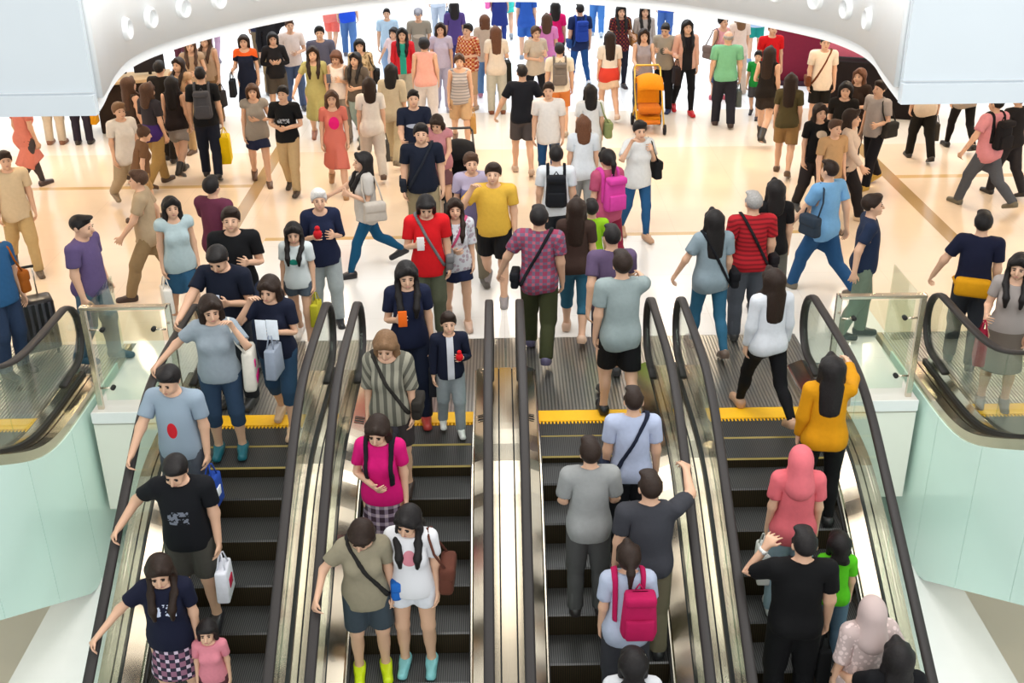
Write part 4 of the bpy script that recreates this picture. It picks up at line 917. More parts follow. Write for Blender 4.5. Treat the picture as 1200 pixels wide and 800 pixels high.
DATA = r"""[
["person in grey t-shirt and rolled jeans talking on a phone, holding the left handrail","riders on the far left escalator",-2.571,9.032,0.004,5,1.6,"f","t:short:.86:.018","#8f9aa3","capri","#2f435c","mid","dark",["shoe","#12606e"],0,{"ra":[-3.104,8.871,0.986],"la":"ear","head":[-0.25,0.25]},[["tote","l","#d9d4c8","white shoulder tote with pink patches hanging beside a grey t-shirt","#d0207a"]]],
["person in navy t-shirt and denim shorts reading a white leaflet at the escalator top","shoppers near the escalators",-2.126,9.452,0.016,-8,1.58,"f","t:short:.86:.018","#12182c","capri","#2c4660","mid","dark",["shoe","#caa98c"],0,{"ra":"face","la":"phone","head":[-0.3,-0.1],"walk":0.3},[["paper","l","#dfe8f0","white folded leaflet held by the person in navy t-shirt"],["hand","l","#8d97a6","grey plastic shopping bag beside rolled denim shorts"]]],
["person in grey t-shirt with a red print gripping the far left handrail","riders on the far left escalator",-2.743,8.2,-0.301,-6,1.66,"m","t:short:.86:.018","print:#8c9cab:#c0202c:0:1.17:.04:.07","shorts","#4a4f58","short","black",["shoe","#2c2c30"],0,{"ra":[-3.104,7.884,0.596],"la":"down","head":[-0.35,-0.1],"girth":1.05},[["hand","l","#2347a0","blue shopping bag with a white mark hanging below the grey t-shirt","#e8ecf2"]]],
["person in black t-shirt with a faint print and grey shorts, holding the left handrail","riders on the far left escalator",-2.562,7.48,-0.716,2,1.68,"m","t:short:.86:.018","print:#0d0f14:#6f7480:-.02:1.2:.08:.06:x","shorts","#44423c","short","black",["shoe","#26262a"],0,{"ra":[-3.104,7.356,0.295],"la":"down","head":[-0.5,-0.1],"girth":1.08},[["hand","l","#d9dbe4","white paper shopping bag with a red edge held on the far left escalator","#b02040"]]],
["person in navy t-shirt with white scribbled print and plaid skirt, lowest on the left","riders on the far left escalator",-2.592,6.836,-1.131,4,1.6,"f","t:short:.86:.018","print:#10142a:#c9d2e6:0:1.2:.1:.045:x","skirt","plaid:#8a5f74:#2c2838:#c9b6c8","long","dark",["shoe","#35353a"],0,{"ra":[-3.104,6.609,-0.135],"la":"down","head":[-0.35,0.1]},[]],
["small child in pink top at the bottom of the far left escalator","riders on the far left escalator",-2.296,6.76,-1.131,5,1.0,"f","t:short:.86:.018","#d07f8c","shorts","#553038","bob","black",["shoe","#d8d8d8"],0,{"headk":1.22},[]],
["person with long black hair and navy polo holding an orange phone, leading a boy","shoppers near the escalators",-0.898,9.628,0.016,6,1.64,"f","t:short:.86:.018","#131a33","trousers","#141c30","long","black",["shoe","#a83a34"],0,{"ra":"phone","la":"down","head":[-0.25,0.05],"walk":0.25},[["phone","r","#e2661a","orange phone in the hand of the person in navy polo"],["hand","l","#23252c","small dark handbag beside the boy in the navy vest"]]],
["boy in navy vest over white shirt holding a red toy beside an adult in navy","riders on the escalator left of centre",-0.513,9.349,0.016,8,1.22,"m","l:long:.86:.018","vest:#12182c:#c8cbd2:.045","trousers","#8f979c","short","dark",["shoe","#d9dbd8"],0,{"la":"phone","ra":"down","headk":1.16,"walk":0.2},[["toy","l","#c4141c","red toy held up by the boy in the navy vest"]]],
["person with brown hair and loose striped beige blouse riding down with lowered head","riders on the escalator left of centre",-0.997,8.54,-0.117,-5,1.6,"f","b:elbow:.80:.03:.02","vstripe:#8f8c7d:#5b5a50:.07","shorts","#3a3434","mid","light",["shoe","#3a2c28"],0,{"head":[-0.5,0]},[["cross_l","l","#2a2723","dark shoulder bag crossing the striped beige blouse"]]],
["person in hot pink t-shirt and checked skirt riding down","riders on the escalator left of centre",-1.025,7.849,-0.519,-4,1.58,"f","t:short:.86:.018","#c4106a","skirt","plaid:#3a2a36:#7f6f80:#b0a0a8","mid","dark",["shoe","#2b2b2b"],0,{"head":[-0.45,-0.1],"ra":"clasp","la":"down"},[["pack","b","#15131a","black backpack worn over the hot pink t-shirt","#15131a"]]],
["person in khaki shirt, denim shorts and neon yellow shoes touching the steel deck","riders on the escalator left of centre",-1.113,7.1,-0.935,8,1.58,"f","t:short:.80:.024","#8d8570","shorts","#39434b","bob","dark",["shoe","#c8dc10"],0,{"ra":[-1.474,6.826,-0.01],"la":"down","head":[-0.6,-0.25],"lean":0.12},[["cross_l","l","#1f62b4","bright blue cross-body bag on the khaki shirt","#22201e"]]],
["person in white t-shirt and white shorts with very long black hair, riding down","riders on the escalator left of centre",-0.751,7.16,-0.935,-3,1.6,"f","t:short:.86:.018","print:#d9d9dc:#c8808c:0:1.2:.05:.06","hotpants","#d6d8de","long","black",["shoe","#7fc0c4"],0,{"head":[-0.45,-0.3]},[["sling","l","#5a3226","brown shoulder bag of the rider in white shorts"]]],
["person in purple t-shirt with back turned, stepping off the rising escalator","shoppers near the escalators",1.066,10.326,0.016,184,1.72,"m","t:short:.86:.018","#5a4a66","shorts","#3a3640","crop","black",["shoe","#3a3a3e"],0,{"walk":-0.4,"ra":"fwd","la":"back"},[]],
["tall person in grey t-shirt and black shorts at the top of the rising escalator","riders on the escalator right of centre",1.085,9.542,0.017,186,1.74,"m","t:short:.80:.024","#8a9797","shorts","#0d0d0f","short","dark",["shoe","#1c1c1e"],0,{"ra":[1.476,11.083,1.02],"la":"down","walk":0.35},[]],
["person in pale blue shirt with a dark shoulder strap, riding up with back turned","riders on the escalator right of centre",1.041,8.01,-0.45,178,1.62,"m","t:short:.86:.018","#a9b3cc","trousers","#191b20","crop","dark",["shoe","#1c1c1e"],0,{},[["cross_l","r","#161d30","dark cross-body bag on the pale blue shirt"]]],
["person in light grey t-shirt and grey trousers riding up alone on the left side","riders on the escalator right of centre",0.657,7.53,-0.658,182,1.64,"m","t:short:.80:.024","#8f9190","trousers","#4a4a4a","short","dark",["shoe","#2c2626"],0,{"la":"phone","ra":"phone"},[]],
["person in charcoal t-shirt reaching a hand up to the right handrail","riders on the escalator right of centre",1.095,7.233,-0.866,184,1.72,"m","t:short:.86:.018","#37383e","trousers","#6c6450","crop","dark",["shoe","#242424"],0,{"ra":[1.476,7.811,0.556],"la":"down","girth":1.08},[]],
["person in white t-shirt with a magenta bag near the bottom of the rising escalator","riders on the escalator right of centre",0.898,6.81,-1.074,180,1.58,"f","t:short:.80:.024","#a7b0c4","trousers","#34343a","pony","dark",["shoe","#d0d0d0"],0,{"ra":"down"},[["pack1","r","#a8124c","magenta backpack hanging on the white t-shirt","#a8124c"]]],
["person in white top cut by the lower picture edge on the rising escalator","riders on the escalator right of centre",0.87,6.119,-1.489,178,1.6,"f","t:short:.86:.018","#c9cbce","trousers","#2a2a30","bob","black",["shoe","#333333"],0,{},[]],
["person in mustard yellow blouse and black trousers holding the right handrail","riders on the far right escalator",2.706,8.24,-0.289,172,1.6,"f","l:long:.86:.018","#c58706","slim","#0c0c0e","long","black",["shoe","#151515"],0,{"ra":[3.104,9.08,1.006],"la":"down","girth":1.05},[["hand","r","#c9b8a4","pale striped paper bag beside the mustard blouse","#e8e4dc"]]],
["person in white blouse and black leggings stepping onto the landing at right","shoppers near the escalators",2.481,9.531,0.016,190,1.6,"f","l:long:.86:.018","#c8ccd2","slim","#0c0c10","long","dark",["shoe","#b08a70"],0,{"walk":0.68,"head":[0,0.2]},[]],
["person in salmon pink hooded top and pale jeans riding up with a white bag","riders on the far right escalator",2.315,7.538,-0.704,176,1.6,"f","t:short:.80:.024","#d0646c","trousers","#8aa0ac","scarf","#cf6870",["shoe","#c8c8c8"],0,{},[["hand","l","#d4d4d0","white plastic bag hanging beside the salmon pink top"]]],
["person in black t-shirt with a white watch raising a fist beside the handrail","riders on the far right escalator",2.193,6.8,-1.12,176,1.74,"m","t:short:.86:.018","#060608","trousers","#07070a","crop","black",["shoe","#111111"],0,{"la":"ear","ra":"down","girth":1.08},[["hand","r","#08080a","black bag carried by the person in black t-shirt"],["watch","l","#d8d8d4","white wrist watch on the raised arm"]]],
["child in green top and jeans with a pink bag, riding up at the right","riders on the far right escalator",2.598,7.21,-0.912,174,1.18,"f","t:short:.86:.018","#52b81a","trousers","#5a7488","bob","black",["shoe","#5a6a74"],0,{"headk":1.2},[["hand","l","#d0308a","bright pink bag of the child in the green top"]]],
["person in pale pink floral top and headscarf at the lower right corner","riders on the far right escalator",2.643,6.49,-1.328,186,1.58,"f","b:elbow:.80:.03:.02","floral:#b9a6a2:#d8c4c0:26","trousers","#3a3438","scarf","floral:#b9a6a2:#d8c4c0:26",["shoe","#333333"],0,{"ra":"side"},[]],
["person in black top cut by the lower right picture edge","riders on the far right escalator",2.743,6.13,-1.536,178,1.66,"f","t:short:.86:.018","#0a0a0e","trousers","#101014","mid","black",["shoe","#222222"],0,{"la":"reach"},[]],
["person in dark navy t-shirt looking down, hand on the far left handrail newel","shoppers near the escalators",-2.68,9.982,0.016,-12,1.72,"m","t:short:.86:.018","#0e1526","trousers","#20242c","short","black",["shoe","#2c2c2c"],0,{"ra":[-3.104,9.428,1.017],"la":"phone","head":[-0.6,0.1],"girth":1.1},[["phone","l","#c0c6d4","white phone held by the person in dark navy t-shirt"]]],
["person in black t-shirt standing behind the dark navy t-shirt, looking left","shoppers near the escalators",-2.781,10.937,0.016,8,1.72,"m","t:short:.86:.018","#0b0c10","trousers","#2b3346","short","dark",["shoe","#2c2c2c"],0,{"walk":0.3,"la":"phone","ra":"down","girth":1.08},[]],
["person in pale blue blouse and denim skirt with face turned to a neighbour","shoppers near the escalators",-3.62,11.752,0.0,25,1.58,"f","b:cap:.82:.026:.02","#a9bcc0","skirt","#27506e","mid","black",["shoe","#d8d8d4"],0,{"walk":0.3},[["hand","r","#e4e0d8","white paper bag beside the denim skirt"]]],
["person in maroon shirt walking away near the left railing","shoppers near the escalators",-3.291,12.277,0.0,160,1.68,"m","t:short:.80:.024","#5e2a40","trousers","#2c3436","short","black",["shoe","#2a2a2a"],0,{"walk":0.5,"ra":"back","la":"fwd"},[]],
["stout person in purple t-shirt seen from the side behind the left glass barrier","shoppers near the escalators",-4.347,10.982,0.016,80,1.66,"m","t:short:.86:.018","#5b4c74","trousers","#4a6478","crop","black",["shoe","#20485a"],0,{"walk":0.2,"girth":1.14,"head":[-0.15,0]},[]],
["child in white t-shirt with a green print and grey shorts carrying a green bag","shoppers near the escalators",-2.229,11.319,0.016,-6,1.4,"f","t:short:.86:.018","print:#c6cfd0:#1b7a6a:.0:1.17:.055:.035","hotpants","#4a5560","long","black",["shoe","#e0d8d0"],0,{"headk":1.08,"walk":0.3,"ra":"down","head":[-0.2,0.2]},[["hand","l","#b0aa2a","yellow green bag beside the child in the printed t-shirt"]]],
["white haired person in navy top and pale trousers holding something red","shoppers near the escalators",-2.038,11.944,0.0,14,1.6,"f","b:elbow:.80:.03:.02","#141d38","trousers","#9aa4a6","short","white",["shoe","#1a1c20"],0,{"la":"phone","ra":"phone","walk":0.25},[["toy","r","#b81822","red pouch in the hands of the white haired person"]]],
["person in teal trousers and white top striding to the left with long dark hair","shoppers near the escalators",-1.717,13.447,0.0,-70,1.62,"f","t:short:.80:.024","#b8b4ae","slim","#0c4a6c","long","black",["shoe","#15151a"],0,{"walk":0.68,"la":"phone","ra":"reach"},[["sling","l","#b8b0a6","large grey shoulder bag on the person in teal trousers"]]],
["person in navy polo shirt and khaki trousers walking towards us with a bag strap","shoppers in the crowded hall",-1.033,14.156,0.0,4,1.74,"m","t:short:.86:.018","#0f1728","trousers","#8c8064","short","black",["shoe","#6b5236"],1,{"walk":0.4,"girth":1.1,"la":"down","ra":"down"},[["cross_r","r","#1d222c","dark cross-body bag on the navy polo shirt"]]],
["person in bright red t-shirt with a grey strap looking at a phone","shoppers near the escalators",-0.818,11.452,0.016,5,1.68,"m","t:short:.80:.024","#c8141c","trousers","#565a48","bob","black",["shoe","#33332c"],0,{"ra":"phone","la":"down","head":[-0.45,0]},[["cross_l","r","#6a6a6c","grey messenger bag on the bright red t-shirt"],["phone","r","#e0d8d8","pale phone held by the person in the red t-shirt"]]],
["person in white floral top and navy skirt with a pink bag on the hip","shoppers near the escalators",-0.527,11.789,0.0,6,1.5,"f","b:elbow:.80:.03:.02","floral:#c9ccd2:#a89aa4:20","mini","#141e3c","long","dark",["shoe","#c8a894"],0,{"walk":0.3,"la":"down","ra":"clasp"},[["cross_r","l","#d43a90","pink cross-body bag on the white floral top","#b84a70"]]],
["stout person in yellow polo shirt and black shorts with a hand at the face","shoppers near the escalators",-0.104,12.613,0.0,-4,1.68,"m","t:short:.86:.018","#cfa63e","shorts","#0e0d10","short","dark",["shoe","#8a8484"],0,{"ra":"ear","la":"down","walk":0.45,"girth":1.12},[]],
["person in lavender top with sunglasses behind the yellow polo shirt","shoppers near the escalators",-0.371,13.064,0.0,10,1.64,"f","t:short:.80:.024","low:#a59cb4:#6a6488:1.22","trousers","#77705f","short","brown",["shoe","#55504a"],0,{"walk":0.3,"ra":"down"},[]],
["person in pink plaid shirt and olive trousers walking away with a black bag","shoppers near the escalators",0.374,10.988,0.016,172,1.7,"m","t:short:.80:.024","plaid:#8c3a54:#6a5a70:#b0586c","trousers","#343820","short","black",["shoe","#4e4a66"],0,{"walk":0.5,"ra":"down","la":"side","girth":1.08},[["cross_l","r","#15161c","black messenger bag across the pink plaid shirt"]]],
["person in white t-shirt with a black backpack, seen from behind","shoppers near the escalators",0.659,13.268,0.0,178,1.66,"m","t:short:.86:.018","#d2d8de","trousers","#20242a","short","black",["shoe","#25252a"],0,{"walk":0.3},[["pack","b","#12141a","black backpack on the white t-shirt"]]],
["person with very long dark brown hair walking beside a child in lime green","shoppers near the escalators",0.79,11.443,0.016,170,1.62,"f","t:short:.86:.018","#3a2a24","capri","#2a5a70","long","dark",["shoe","#c9a890"],0,{"walk":0.4},[]],
["child in lime green t-shirt walking away beside long dark brown hair","shoppers near the escalators",1.009,12.094,0.0,176,1.36,"m","t:short:.86:.018","#86b81c","trousers","#6d6a80","short","black",["shoe","#44444a"],0,{"walk":0.3,"headk":1.08},[]],
["person in rose top and maroon trousers with a pink backpack, holding a grey folder","shoppers near the escalators",1.276,13.233,0.0,205,1.64,"f","t:short:.80:.024","#a84a68","trousers","#7a1834","pony","black",["shoe","#8a6a3c"],0,{"walk":0.4,"la":"down","ra":"carry"},[["pack","b","#c43c94","pink backpack on the rose top"],["hand","l","#8f9896","grey paper bag carried in front of the rose top"]]],
["person in white top and blue jeans talking on a phone with a black shoulder bag","shoppers in the crowded hall",1.813,14.487,0.0,18,1.62,"f","t:short:.80:.024","#cfd2d2","slim","#20507c","short","black",["shoe","#b08c70"],1,{"ra":"ear","la":"strap","walk":0.3,"head":[-0.1,-0.15]},[["sling","l","#121215","black shoulder bag of the person phoning in a white top"]]],
["person in white t-shirt with shoulder length brown hair, seen from behind","shoppers in the crowded hall",1.107,14.932,0.0,182,1.58,"f","t:short:.80:.024","#ccd3da","trousers","#8a8c8c","mid","auburn",["shoe","#cccccc"],1,{"walk":0.3},[]],
["person in white with black hair and an olive bag, third row from behind","shoppers in the crowded hall",1.334,16.728,0.0,186,1.58,"f","t:short:.80:.024","#cdd2d6","trousers","#b8b8b4","mid","black",["shoe","#bbbbbb"],1,{"walk":0.3},[["sling","r","#7e8a5c","olive green shoulder bag on the white clothed person"]]],
["person in plain white t-shirt and dark blue jeans walking away in the middle","shoppers in the crowded hall",0.704,16.591,0.0,-6,1.66,"m","t:short:.80:.024","#d8d6d4","slim","#1f4a78","short","dark",["shoe","#8a8078"],1,{"walk":0.3},[]],
["person in black polo shirt and grey shorts walking away in the middle","shoppers in the crowded hall",0.334,17.521,0.0,184,1.74,"m","t:short:.86:.018","#10141e","shorts","#4a4648","crop","black",["shoe","#b8a08c"],1,{"walk":0.35,"la":"side","ra":"side"},[]],
["person in navy t-shirt with white print pushing the black stroller","shoppers in the crowded hall",-1.257,16.034,0.0,8,1.72,"m","t:short:.86:.018","print:#141c30:#a8b0c0:0:1.25:.12:.03","trousers","#6a6458","crop","black",["shoe","#3a3a3a"],1,{"walk":0.2,"ra":"push","la":"push"},[]],
["person in dusty pink top leaning over the black stroller","shoppers in the crowded hall",-0.881,15.612,0.0,-14,1.5,"f","b:cap:.82:.026:.02","#b57a80","skirt","#6d4a4e","mid","dark",["shoe","#54403c"],1,{"ra":"push","la":"push","lean":0.15,"head":[-0.4,0]},[]],
["person in grey blue t-shirt and jeans carrying a black bag, near the right escalators","shoppers near the escalators",2.189,11.003,0.016,186,1.62,"f","t:short:.80:.024","#7f8f98","slim","#2d5f7c","long","black",["shoe","#5a4a40"],0,{"walk":0.4,"la":"side","ra":"down"},[["cross_r","r","#0f1016","black cross-body bag on the grey blue t-shirt"]]],
["person in red striped polo shirt seen from behind, grey hair","shoppers near the escalators",2.663,11.354,0.016,184,1.68,"m","t:short:.86:.018","stripe:#a81c26:#7a141c:.05","trousers","#4a4e56","crop","grey",["shoe","#333333"],0,{"girth":1.1},[["cross_r","r","#1a161a","dark messenger bag on the red striped polo shirt"]]],
["person in black top behind the red striped polo shirt","shoppers near the escalators",3.016,11.864,0.0,178,1.64,"f","t:short:.86:.018","#0e0d10","trousers","#5a5a54","mid","black",["shoe","#777777"],0,{"walk":0.3},[]],
["person in sky blue shirt and jeans striding left near the right escalators","shoppers near the escalators",3.788,12.531,0.0,-150,1.72,"m","t:short:.80:.024","#6fa2cf","trousers","#204a74","crop","dark",["shoe","#6a6254"],0,{"walk":0.68,"la":"fwd","ra":"back"},[["sling","l","#2a3644","dark shoulder strap bag on the sky blue shirt"]]],
["person in dark navy top and brown shorts in profile behind the right barrier","shoppers near the escalators",3.908,11.273,0.016,80,1.66,"m","t:short:.86:.018","#1a2740","trousers","#6a7868","short","dark",["shoe","#1c2420"],0,{"walk":0.2,"la":"down","ra":"back"},[]],
["person in navy t-shirt with a mustard waist bag at the right railing","shoppers near the escalators",4.823,10.626,0.016,158,1.68,"m","t:short:.86:.018","#10142c","trousers","#2a2c34","short","black",["shoe","#333333"],0,{"walk":0.2,"la":"side"},[["hipbag","b","#c98d0a","mustard waist bag below the navy t-shirt"]]],
["person in grey dress with long black hair and a dark red handbag, right edge","shoppers near the escalators",4.812,9.695,0.016,-20,1.6,"f","d:short:.45","low:#968e8a:#6a6058:.85",null,null,"long","black",["shoe","#7a6a60"],0,{"ra":"carry","head":[-0.2,-0.2]},[["hand","r","#8c1230","dark red handbag held by the person in the grey dress"]]],
["person in salmon pink coat under the left corner of the gallery","shoppers in the crowded hall",-7.306,16.997,0.0,150,1.62,"f","d:short:.45","#d07c6c","slim","#4a4444","mid","dark",["shoe","#4a3a38"],1,{"walk":0.6},[]],
["person in blue top and orange bag strap at the far left edge with a suitcase","shoppers near the escalators",-5.173,10.693,0.016,60,1.68,"m","t:short:.86:.018","#2b5a86","trousers","#2b3c58","short","brown",["shoe","#222222"],0,{"la":"down","ra":"down"},[["sling","l","#a85c1c","orange brown shoulder bag at the far left edge"]]],
["person in pale beige trousers standing below the left flat panel","shoppers in the crowded hall",-7.904,19.673,0.0,180,1.64,"f","t:short:.86:.018","#c8bcae","trousers","#c9b9a4","bob","dark",["shoe","#8a5c44"],1,{},[]],
["person in dark trousers with an orange bag below the left flat panel","shoppers in the crowded hall",-7.41,19.649,0.0,185,1.66,"m","t:short:.86:.018","#2a2630","trousers","#2a2430","short","black",["shoe","#2a2420"],1,{},[["hand","r","#c88a10","orange carrier bag below the left flat panel"]]],
["person in cream white shirt, blurred at the left end of the crowd","shoppers in the crowded hall",-5.493,16.074,0.0,40,1.62,"f","t:short:.80:.024","#d4cfc8","trousers","#a8987e","short","light",["shoe","#8a7a64"],1,{"walk":0.6},[]],
["person in purple top and khaki trousers in the left crowd","shoppers in the crowded hall",-5.373,17.143,0.0,150,1.64,"f","t:short:.80:.024","low:#2d2a30:#3b2468:1.02","trousers","#a0824e","mid","brown",["shoe","#4a3424"],1,{"walk":0.5},[]],
["person with long black hair and grey mini skirt walking away at left","shoppers in the crowded hall",-5.152,17.675,0.0,172,1.62,"f","k:none:.86:.014:.03","#241c1c","mini","#8a827c","long","black",["boot","#1a1614"],1,{"walk":0.6},[]],
["person in black t-shirt with a grey backpack carrying the yellow bag","shoppers in the crowded hall",-4.64,17.498,0.0,188,1.76,"m","t:short:.86:.018","#101216","trousers","#141a2a","crop","black",["shoe","#14141a"],1,{"walk":0.3,"ra":"down"},[["pack","b","#45464c","grey and black backpack on the black t-shirt at left"],["hand","r","#d8b800","large yellow shopping bag in the left crowd"]]],
["person in grey top and navy skirt reaching an arm to a friend","shoppers in the crowded hall",-3.799,17.193,0.0,12,1.58,"f","b:cap:.82:.026:.02","#8c867e","mini","#1c2440","bob","brown",["shoe","#5a4030"],1,{"walk":0.4,"la":"cross"},[]],
["person in black t-shirt with white lettering and beige trousers at left","shoppers in the crowded hall",-3.24,16.689,0.0,-8,1.64,"m","t:short:.86:.018","print:#0e0f12:#9aa0a8:0:1.22:.1:.035:x","trousers","#b49c74","short","black",["shoe","#3a3026"],1,{"walk":0.3,"ra":"clasp","la":"clasp"},[]],
["person in coral red dress with a magenta front, walking in the left crowd","shoppers in the crowded hall",-2.525,16.707,0.0,6,1.6,"f","d:short:.45","print:#c86e60:#d81870:.01:1.16:.075:.09",null,null,"mid","brown",["shoe","#a07850"],1,{"walk":0.6},[]],
["person in white top with a large dark grey handbag in the left crowd","shoppers in the crowded hall",-2.034,17.371,0.0,190,1.62,"f","t:short:.80:.024","#d6d0c8","trousers","#c0b8ae","mid","dark",["shoe","#5a4438"],1,{"walk":0.5},[["hand","r","#4a4844","dark grey rectangular handbag beside the white top"]]],
["person with black hair in loose beige clothes right of the grey handbag","shoppers in the crowded hall",-1.755,18.14,0.0,170,1.66,"f","b:elbow:.80:.03:.02","#b8ac94","trousers","#b0a284","mid","black",["shoe","#7a6c58"],1,{"walk":0.5},[]],
["person in olive yellow dress with long dark hair in the left middle row","shoppers in the crowded hall",-3.204,19.481,0.0,4,1.68,"f","d:short:.45","#a8a26a",null,null,"long","dark",["shoe","#a07060"],1,{"walk":0.4,"ra":"side"},[]],
["person in sleeveless white top looking down at a phone, beside the olive dress","shoppers in the crowded hall",-2.804,19.489,0.0,-10,1.6,"f","k:none:.86:.014:.03","#d6ccc6","trousers","#8a8078","bob","auburn",["shoe","#6a5a50"],1,{"ra":"phone","la":"phone","head":[-0.3,0]},[["phone","r","#5a5c66","grey phone held by the person in sleeveless white"]]],
["person in grey purple t-shirt behind the olive dress","shoppers in the crowded hall",-3.307,21.058,0.0,8,1.72,"m","t:short:.86:.018","#565668","trousers","#46485a","short","black",["shoe","#3a3a3a"],1,{"girth":1.05},[]],
["person in brown grey top and pale jeans with long black hair over the face","shoppers in the crowded hall",-2.466,19.326,0.0,-20,1.6,"f","t:short:.86:.018","#5a5148","trousers","#8fa2a0","long","black",["shoe","#4a4038"],1,{"walk":0.4,"la":"clasp"},[]],
["person in patterned cream blouse with a black bag, left middle row","shoppers in the crowded hall",-2.514,20.428,0.0,5,1.6,"f","b:elbow:.80:.03:.02","floral:#c0a884:#8a7450:16","trousers","#c8c0b8","bob","black",["shoe","#6a584a"],1,{},[["sling","l","#1a181a","black shoulder bag on the patterned cream blouse"]]],
["person in pale pink sleeveless blouse seen from behind","shoppers in the crowded hall",-1.351,20.324,0.0,182,1.62,"f","v:none:.86:.018:.03","#e0a496","trousers","#d0c8c4","short","black",["shoe","#a89080"],1,{"girth":1.12,"walk":0.2},[]],
["person in red cardigan over a teal top facing us","shoppers in the crowded hall",-1.82,21.32,0.0,2,1.62,"f","l:long:.86:.018","vest:#c4222e:#2a9a86:.06","trousers","#b0a894","long","black",["shoe","#8a7a6a"],1,{"walk":0.2},[]],
["person in grey printed t-shirt and cap near the white pillar light","shoppers in the crowded hall",-1.633,23.174,0.0,0,1.66,"m","t:short:.80:.024","print:#8a8478:#b4ac9e:0:1.2:.12:.04","trousers","#9a948a","cap","#8a8a92",["shoe","#8a8a8a"],1,{},[]],
["person in striped grey tank top with a tan bag walking towards us","shoppers in the crowded hall",-0.692,19.047,0.0,2,1.62,"f","k:none:.86:.014:.03","stripe:#b4aeac:#8f8b8e:.05","shorts","#c0a07c","pony","brown",["shoe","#7a5c44"],1,{"walk":0.5},[["hand","l","#b48a50","tan straw bag beside the striped grey tank top"]]],
["person in orange checked blouse with short hair beside the tank top","shoppers in the crowded hall",-0.61,21.66,0.0,-30,1.62,"f","b:elbow:.80:.03:.02","plaid:#c08a5a:#a03a24:#d8b89a","capri","#b89878","short","black",["shoe","#a08468"],1,{"la":"clasp","ra":"clasp"},[]],
["person in beige long shirt and jeans seen from behind","shoppers in the crowded hall",-0.297,22.536,0.0,184,1.62,"f","b:elbow:.80:.03:.02","#b8a898","trousers","#5a7ca4","bob","auburn",["shoe","#b0788c"],1,{"walk":0.3},[]],
["person with long auburn hair and cream top carrying a black handbag","shoppers in the crowded hall",-0.08,21.365,0.0,186,1.62,"f","t:short:.80:.024","#d8c8b4","trousers","#b8b4a4","long","auburn",["shoe","#7a4428"],1,{"ra":"carry"},[["hand","r","#23211a","large black handbag with a gold tag in the crowd"]]],
["person in beige t-shirt and black leggings in the middle row","shoppers in the crowded hall",0.667,21.396,0.0,20,1.62,"f","t:short:.80:.024","#b8aa98","slim","#14141a","pony","brown",["shoe","#3a3a3a"],1,{"walk":0.4,"la":"phone","ra":"clasp"},[]],
["person in cream shirt and orange shorts with a grey backpack, seen from behind","shoppers in the crowded hall",1.032,19.812,0.0,180,1.6,"m","t:short:.86:.018","#d8ccb8","shorts","#c4743a","short","black",["shoe","#b0a090"],1,{"walk":0.2,"girth":1.06},[["pack","b","#6e6660","grey backpack with wide straps on the cream shirt"]]],
["person in red and cream two piece outfit walking away","shoppers in the crowded hall",1.996,20.804,0.0,184,1.62,"f","t:short:.80:.024","low:#d8cec0:#d04030:1.0","mini","#d8bca0","long","dark",["shoe","#d0b8a4"],1,{"walk":0.5},[]],
["person in maroon plaid shirt with long black hair holding a brown bag","shoppers in the crowded hall",2.441,23.259,0.0,10,1.66,"f","t:short:.80:.024","plaid:#5a1c26:#24141c:#84402c","slim","#1a1c2c","long","black",["shoe","#2a2024"],1,{"la":"carry"},[["sling","l","#94683c","brown shoulder bag on the maroon plaid shirt"]]],
["person in grey tank top pushing the orange stroller","shoppers in the crowded hall",2.63,20.923,0.0,2,1.62,"f","k:none:.86:.014:.03","#9a9296","slim","#3c4c64","mid","dark",["shoe","#3a3a44"],1,{"ra":"push","la":"push"},[]],
["person in light grey cardigan standing behind the orange stroller","shoppers in the crowded hall",2.932,23.339,0.0,4,1.64,"f","l:long:.86:.018","#a8a09c","slim","#2c2c34","long","black",["shoe","#2a2a30"],1,{},[]],
["person in olive grey t-shirt and black trousers looking at a phone","shoppers in the crowded hall",3.075,21.239,0.0,-24,1.68,"m","t:short:.86:.018","print:#9c9282:#5a5a50:0:1.22:.06:.06","trousers","#121216","crop","black",["shoe","#1c2c54"],1,{"ra":"phone","la":"phone","head":[-0.4,0]},[]],
["person in black vest over a pink top with red shoes and a dark handbag","shoppers in the crowded hall",3.447,21.109,0.0,6,1.73,"f","l:long:.86:.018","vest:#d6a894:#1c181c:.09","slim","#101014","long","black",["shoe","#c81a24"],1,{"walk":0.35,"ra":"carry"},[["hand","r","#231a1a","dark handbag of the person with red shoes"]]],
["stout person in mint green polo shirt and dark trousers walking away","shoppers in the crowded hall",4.041,20.24,0.0,176,1.7,"m","t:short:.86:.018","#74b48c","trousers","#23232c","bald","grey",["shoe","#3a2820"],1,{"girth":1.14,"walk":0.2},[["hand","r","#58605c","small grey bag beside the mint green polo shirt"]]],
["person in pink vest and cropped jeans with a taupe shoulder bag","shoppers in the crowded hall",4.311,22.193,0.0,30,1.62,"f","k:none:.86:.014:.03","#d89aa0","capri","#3c4c70","bun","black",["shoe","#c05868"],1,{},[["sling","r","#6e5c54","taupe shoulder bag of the person in the pink vest"]]],
["person with wild dark hair, cropped black top and brown skirt in boots","shoppers in the crowded hall",4.543,19.136,0.0,150,1.66,"f","k:none:.86:.014:.03","#1a1410","mini","#2a2018","long","dark",["boot","#2a241e"],1,{"walk":0.6,"la":"clasp"},[]],
["person in bright red polo shirt at the back right","shoppers in the crowded hall",5.018,21.098,0.0,10,1.68,"m","t:short:.86:.018","#c41018","shorts","#4a4038","crop","brown",["shoe","#6a5a4a"],1,{"ra":"down"},[]],
